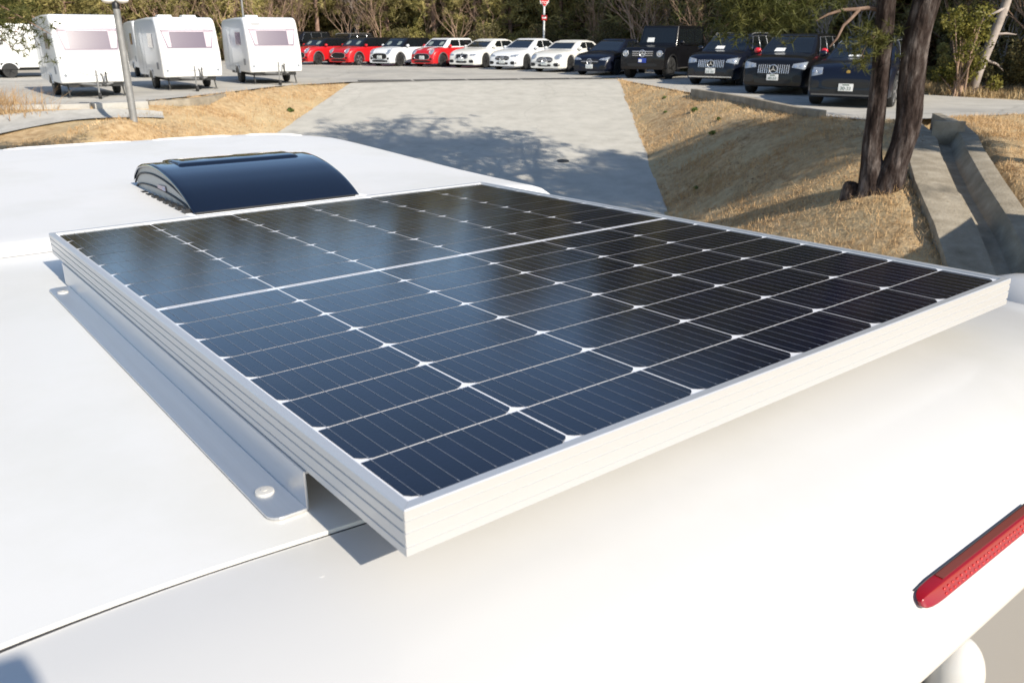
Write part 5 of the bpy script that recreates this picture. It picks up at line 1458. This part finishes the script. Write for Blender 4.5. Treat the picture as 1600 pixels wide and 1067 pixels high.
# limbs and needle crown, kept above the picture except for the hanging sprays
_r = random.Random(21); cen = []; dr = []; mb = MB()
def limb(p0, p1, r0, ncl, spread):
    p0, p1 = Vector(p0), Vector(p1); mid_ = (p0 + p1) / 2 + Vector((0, 0, .35 * _r.uniform(.3, 1)))
    mb.tube([p0, p0.lerp(mid_, .6), mid_, mid_.lerp(p1, .6), p1], [r0, r0 * .75, r0 * .55, r0 * .38, r0 * .15], 6)
    for q in range(ncl):
        t = .28 + .72 * _r.random(); c = (mid_.lerp(p1, (t - .5) * 2) if t > .5 else p0.lerp(mid_, t * 2))
        c = c + Vector((_r.gauss(0, spread), _r.gauss(0, spread), _r.gauss(0, spread * .42)))
        if q % 5 == 0: mb.tube([c.lerp(p1, .25) * .5 + c * .5, c], [.012, .005], 4, cap=False)
        for s in range(6):
            cen.append(c + Vector((_r.gauss(0, .13), _r.gauss(0, .13), _r.gauss(0, .09)))); d = (p1 - p0).normalized(); dr.append((d.x * .5, d.y * .5, .6))
for i in range(46):
    h = _r.uniform(3.8, 8.2); a = _r.uniform(0, 6.28); l_ = _r.uniform(2.2, 5.2) * (1.16 - .06 * h)
    base = (5.0, 12.0, h - .6) if i % 2 else (5.8, 11.7, h - .6)
    limb(base, (base[0] + l_ * math.cos(a), base[1] + l_ * math.sin(a), h + _r.uniform(-.3, .5)), .07, 36, .40)
n_high = len(cen)
# low boughs that hang into view on the left
for p1, nc in (((2.75, 10.6, 2.0), 110), ((3.1, 10.9, 1.78), 120), ((2.65, 10.9, 1.72), 90), ((3.4, 11.3, 2.1), 90), ((3.0, 10.4, 2.3), 90), ((3.3, 10.6, 1.95), 90)):
    limb((4.9, 12.0, 3.0), p1, .03, nc, .19)
limb((5.02, 11.93, 1.45), (4.72, 11.8, 1.22), .012, 16, .06)
limb((5.7, 11.8, 3.0), (6.6, 11.6, 2.25), .04, 22, .25)
limb((5.7, 11.8, 3.2), (7.4, 11.9, 2.4), .04, 22, .25)
V = np.concatenate([needles(np.array(cen[:n_high]), np.array(dr[:n_high]), 11, .17, .0165, .85), needles(np.array(cen[n_high:]), np.array(dr[n_high:]), 15, .13, .013, .85)])
relp(mb.build('limbs', M['barkpink'], smooth=True, fix=False, angle=180))
relp(link('crown', fast_mesh('crown', V, 3), M['needle2']))

# pine to the right, out of the picture: its crown shades the bank left of the double pine
p3 = empty('pine_tree', (11.4, 8.3, gz(11.4, 8.3)))
tag(p3, 'pine out of the picture on the right whose crown shades the grass bank', 'pine tree')
def relr(ob): ob.location = (-11.4, -8.3, -p3.location.z); ob.parent = p3; return ob
relr(MB().loft(trunk_tube([(11.4, 8.3, -1.8), (11.4, 8.3, 0), (11.3, 8.3, 2.5), (11.2, 8.4, 5), (11.1, 8.4, 8)], [.26, .22, .19, .14, .04], n=20, m=30)).build('trunk', M['bark'], smooth=True, angle=180))
cen_k, dr_k = cen, dr
cen = []; dr = []; mb = MB()
for i in range(30):
    h = _r.uniform(4.6, 7.4); a = _r.uniform(0, 6.28); l_ = _r.uniform(1.0, 2.2)
    limb((11.3, 8.6, h - .6), (11.3 + l_ * math.cos(a), 8.6 + l_ * math.sin(a), h + _r.uniform(-.3, .5)), .06, 60, .36)
relr(mb.build('limbs', M['barkpink'], smooth=True, fix=False, angle=180))
relr(link('crown', fast_mesh('crown', needles(np.array(cen), np.array(dr), 11, .20, .034, .8), 3), M['needle2']))

# pine at the left, only its twigs reach into the picture
p2 = empty('pine_tree', (-10.9, 12.6, gz(-10.9, 12.6)))
tag(p2, 'blurred olive pine boughs hanging in front of the left caravans', 'pine tree')
def relq(ob): ob.location = (10.9, -12.6, -p2.location.z); ob.parent = p2; return ob
relq(MB().loft(trunk_tube([(-10.9, 12.6, -1.8), (-10.85, 12.6, 0), (-10.7, 12.7, 2.5), (-10.6, 12.8, 5), (-10.5, 12.9, 8)], [.26, .22, .19, .14, .04], n=20, m=30)).build('trunk', M['bark'], smooth=True, angle=180))
cen = []; dr = []; mb = MB()
for i in range(22):
    h = _r.uniform(4.2, 7.8); a = _r.uniform(0, 6.28); l_ = _r.uniform(1.6, 3.4)
    limb((-10.6, 12.8, h - .6), (-10.6 + l_ * math.cos(a), 12.8 + l_ * math.sin(a), h + _r.uniform(-.3, .5)), .06, 34, .34)
for p1, nc in (((-7.3, 13.3, 2.12), 34), ((-6.85, 13.5, 2.28), 30), ((-6.3, 13.6, 2.38), 26), ((-7.6, 13.0, 1.80), 30), ((-7.45, 13.1, 1.36), 14), ((-6.95, 13.2, 1.62), 12), ((-7.5, 13.4, 2.5), 30), ((-6.0, 13.9, 2.55), 24)):
    limb((-9.4, 12.8, 2.9), p1, .03, nc * 3, .17)
V = needles(np.array(cen), np.array(dr), 12, .11, .011, .85)
relq(mb.build('limbs', M['barkpink'], smooth=True, fix=False, angle=180))
relq(link('crown', fast_mesh('crown', V, 3), M['needle2']))

# ------------------------------------------------------------------ dry grass
M['blade'] = noise_mat('dry_grass_blades', [(0.3, (0.34, 0.20, 0.095)), (0.5, (0.52, 0.345, 0.175)), (0.7, (0.68, 0.51, 0.31))], 2.0, 6, 0.9, spec=0.1, mixscale=0.6, mixcol=(0.22, 0.22, 0.08), mixlo=0.62, mixhi=0.75)
def blades(x, y, z, h, w, lean=0.8):
    n = len(x); a = rng.uniform(0, 6.283, n); hh = h * rng.uniform(.5, 1.3, n)
    L = np.abs(rng.normal(0, lean, n)) * hh; b = rng.uniform(0, 6.283, n)
    P0 = np.c_[x, y, z - .01]; S_ = np.c_[np.cos(a), np.sin(a), 0 * a] * (w * rng.uniform(.6, 1.3, n))[:, None]
    T_ = P0 + np.c_[np.cos(b) * L, np.sin(b) * L, hh]
    return np.stack([P0 - S_, P0 + S_, T_], 1).reshape(-1, 3)
parts = []
def scatter(n, x0, x1, y0, y1, h, w, extra=None):
    x = rng.uniform(x0, x1, n); y = rng.uniform(y0, y1, n)
    k = ~on_ramp(x - .03, y) | ~on_ramp(x + .03, y); k &= ~in_poly(x, y, LOT_POLY)
    # keep the chute and the left drain clear
    cp = np.array([(8.45, 17.2), (7.4, 14.3), (7.0, 13.35), (6.27, 11.4), (5.3, 7.6)])
    for (ax, ay), (bx, by) in zip(cp, cp[1:]):
        L2 = (bx - ax) ** 2 + (by - ay) ** 2; t = np.clip(((x - ax) * (bx - ax) + (y - ay) * (by - ay)) / L2, 0, 1)
        k &= np.hypot(x - ax - t * (bx - ax), y - ay - t * (by - ay)) > .62
    k &= ~((x < -9.3) & (y > 19.6 + (x + 9.3) * -.1) & (y < 22.5)) & ~((x < -9.6) & (y > 17.9) & (y < 22))
    if extra is not None: k &= extra(x, y)
    x, y = x[k], y[k]
    d = np.array([noise.noise(Vector((a * 1.1, b * 1.1, 7))) for a, b in zip(x, y)])
    kk = rng.uniform(-.55, .5, len(x)) < d; x, y = x[kk], y[kk]
    parts.append(blades(x, y, terrain(x, y) + 0.01, h, w))
scatter(70000, 2.4, 10.5, 8.8, 18.5, .055, .0040)
scatter(40000, 3.0, 6.6, 16, 32.5, .055, .0055)
scatter(42000, -10.5, -5.6, 15.5, 31, .06, .0055)
scatter(26000, 8.5, 16, 12, 18.6, .06, .005)
scatter(9000, 2.4, 10.5, 8.8, 18.5, .12, .0045)
scatter(5000, 3.0, 6.6, 16, 32.5, .12, .006)
scatter(6000, -10.5, -5.6, 15.5, 31, .13, .006)
gr_ = link('dry_grass', fast_mesh('dry_grass', np.concatenate(parts), 3), M['blade'])
tag(gr_, kind='stuff')
# fallen leaves and pine litter on the bank
def litter(n, x0, x1, y0, y1):
    x = rng.uniform(x0, x1, n); y = rng.uniform(y0, y1, n)
    k = ~in_poly(x, y, LOT_POLY) & ~on_ramp(x - .25, y) & (chute_dist(x, y) > .3)
    d = np.array([noise.noise(Vector((a * .8, b * .8, 21))) for a, b in zip(x, y)])
    k &= rng.uniform(-.2, .5, n) < d
    x, y = x[k], y[k]
    return np.c_[x, y, terrain(x, y) + .035]
lt_ = link('leaf_litter', fast_mesh('leaf_litter', leaves(np.concatenate([litter(9000, 2.6, 9, 9, 18), litter(3500, 3, 6.4, 17, 32), litter(3500, -10, -5.8, 17, 31)]), .022, 2.0), 4), M['brushleaf'])
tag(lt_, kind='stuff')
# tall dry verge along the back edge of the car park
M['blade2'] = noise_mat('tall_straw', [(0.3, (0.28, 0.19, 0.09)), (0.5, (0.44, 0.32, 0.17)), (0.7, (0.58, 0.46, 0.28))], 1.5, 5, 0.9, spec=0.1)
xx = []; yy = []
for (x0, y0), (x1, y1) in zip(LOT_BACK[:-1], LOT_BACK[1:]):
    n = int(math.hypot(x1 - x0, y1 - y0) * 260); n = min(n, 9000)
    t = rng.uniform(0, 1, n); o_ = np.abs(rng.normal(0, 1, n)) * .7 + .05
    dx, dy = x1 - x0, y1 - y0; L_ = math.hypot(dx, dy)
    xx.append(x0 + dx * t + dy / L_ * o_); yy.append(y0 + dy * t - dx / L_ * o_)
x = np.concatenate(xx); y = np.concatenate(yy)
k = ~in_poly(x, y, LOT_POLY); x, y = x[k], y[k]
vg = link('verge_grass', fast_mesh('verge_grass', blades(x, y, terrain(x, y), .26, .012, .5), 3), M['blade2']); tag(vg, kind='stuff')
# dead reed heap at the left edge
n = 900
x = rng.normal(-12.6, .55, n); y = rng.normal(20.6, .35, n)
rd_ = link('reed_clump', fast_mesh('reed_clump', blades(x, y, np.full(n, -.25), .62, .010, .75), 3), M['straw'])
tag(rd_, 'heap of dead straw-coloured reeds beside the drain at the left edge', 'reeds')
# small green weeds
mbw, V = shrub(77, .16, .10, 150, .03, lump=1)
wd_ = [(3.75, 16.9), (4.6, 26.0), (4.9, 22.6), (5.1, 20.6), (4.7, 19.6), (-6.75, 25.6), (4.35, 24.2), (-11.0, 21.0)]
M['weed'] = leaf_mat('weed_leaves', [(0.3, (0.06, 0.10, 0.02)), (0.7, (0.14, 0.19, 0.05))], 3, 0.2)
w0 = None
for i, (x, y) in enumerate(wd_):
    if w0 is None:
        w0 = link('weed', fast_mesh('weed', V, 4), M['weed']); o = w0
    else:
        o = w0.copy(); COL.objects.link(o)
    o.location = (x, y, max(gz(x, y), -9)); o.rotation_euler = (0, 0, i * 1.3); s = .7 + .25 * (i % 3); o.scale = (s * 1.6, s * 1.6, s)
    tag(o, 'small low green weed growing in the dry grass bank', 'weed', 'green weeds in the dry grass')

# ------------------------------------------------------------------ labels that tell the wood's plants apart
LAND = [(-9e9, 'outside the picture on the left', 0), (0, 'behind the side-on caravan', 1), (40, 'behind the left caravan', 1), (205, 'behind the middle caravan', 1), (350, 'behind the rightmost caravan', 1), (474, 'behind the leftmost red hatchback', 1), (515, 'behind the red estate car', 1), (580, 'behind the white hatchback', 1),
        (645, 'behind the white-roofed red hatchback', 1), (705, 'behind the kidney-grille coupe', 1), (765, 'behind the middle white car', 1), (830, 'behind the low white coupe', 1), (895, 'behind the black saloon car', 1), (975, 'behind the boxy off-roader', 1), (1072, 'behind the chrome-railed suv', 1), (1152, 'behind the suv with red mirrors', 1), (1265, 'behind the double pine trunk', 1), (1420, 'behind the road at right', 1), (1600, 'outside the picture on the right', 0)]
LOOK = {'pine tree': ['drooping olive pine', 'slim pine with bare pinkish trunk', 'broad bushy olive pine'], 'bare tree': ['leafless pale grey tree', 'leafless reddish tree', 'leafless brown many-stemmed tree'], 'shrub': ['olive green shrub', 'dark green shrub', 'brown dead-leaved shrub']}
ORD = ['first', 'second', 'third', 'fourth', 'fifth', 'sixth', 'seventh', 'eighth', 'ninth', 'tenth', 'eleventh', 'twelfth', 'thirteenth', 'fourteenth', 'fifteenth', 'sixteenth']
sets = {}
for protos, cat in ((pines, 'pine tree'), (bares, 'bare tree'), (shr, 'shrub')):
    base_l = {p['o']['label']: k for k, p in enumerate(protos)}
    for ob in list(scene.objects):
        if ob.parent is None and ob.get('category') == cat and ob.get('label') in base_l and ob.get('group'):
            x, y = ob.location.x, ob.location.y
            if y < 1: continue
            u_ = 800 + 1365 * x / y
            land = [q for q in LAND if u_ >= q[0]][-1]
            sets.setdefault((cat, base_l[ob['label']], land), []).append((u_, ob))
for (cat, k, land), lst in sets.items():
    lst.sort(key=lambda t: t[0])
    for q, (u_, ob) in enumerate(lst):
        if not land[2]: ob['label'] = LOOK[cat][k] + ' of the wood, ' + land[1]
        elif len(lst) == 1: ob['label'] = 'only ' + LOOK[cat][k] + ' of the wood ' + land[1]
        else: ob['label'] = LOOK[cat][k] + ' ' + land[1] + ', ' + ORD[q] + ' from left'
wl_ = sorted([ob for ob in scene.objects if ob.get('category') == 'weed'], key=lambda ob: ob.location.x / max(1, ob.location.y))
for q, ob in enumerate(wl_):
    ob['label'] = 'small low green weed in the dry grass, ' + ORD[q] + ' from the left of the picture'
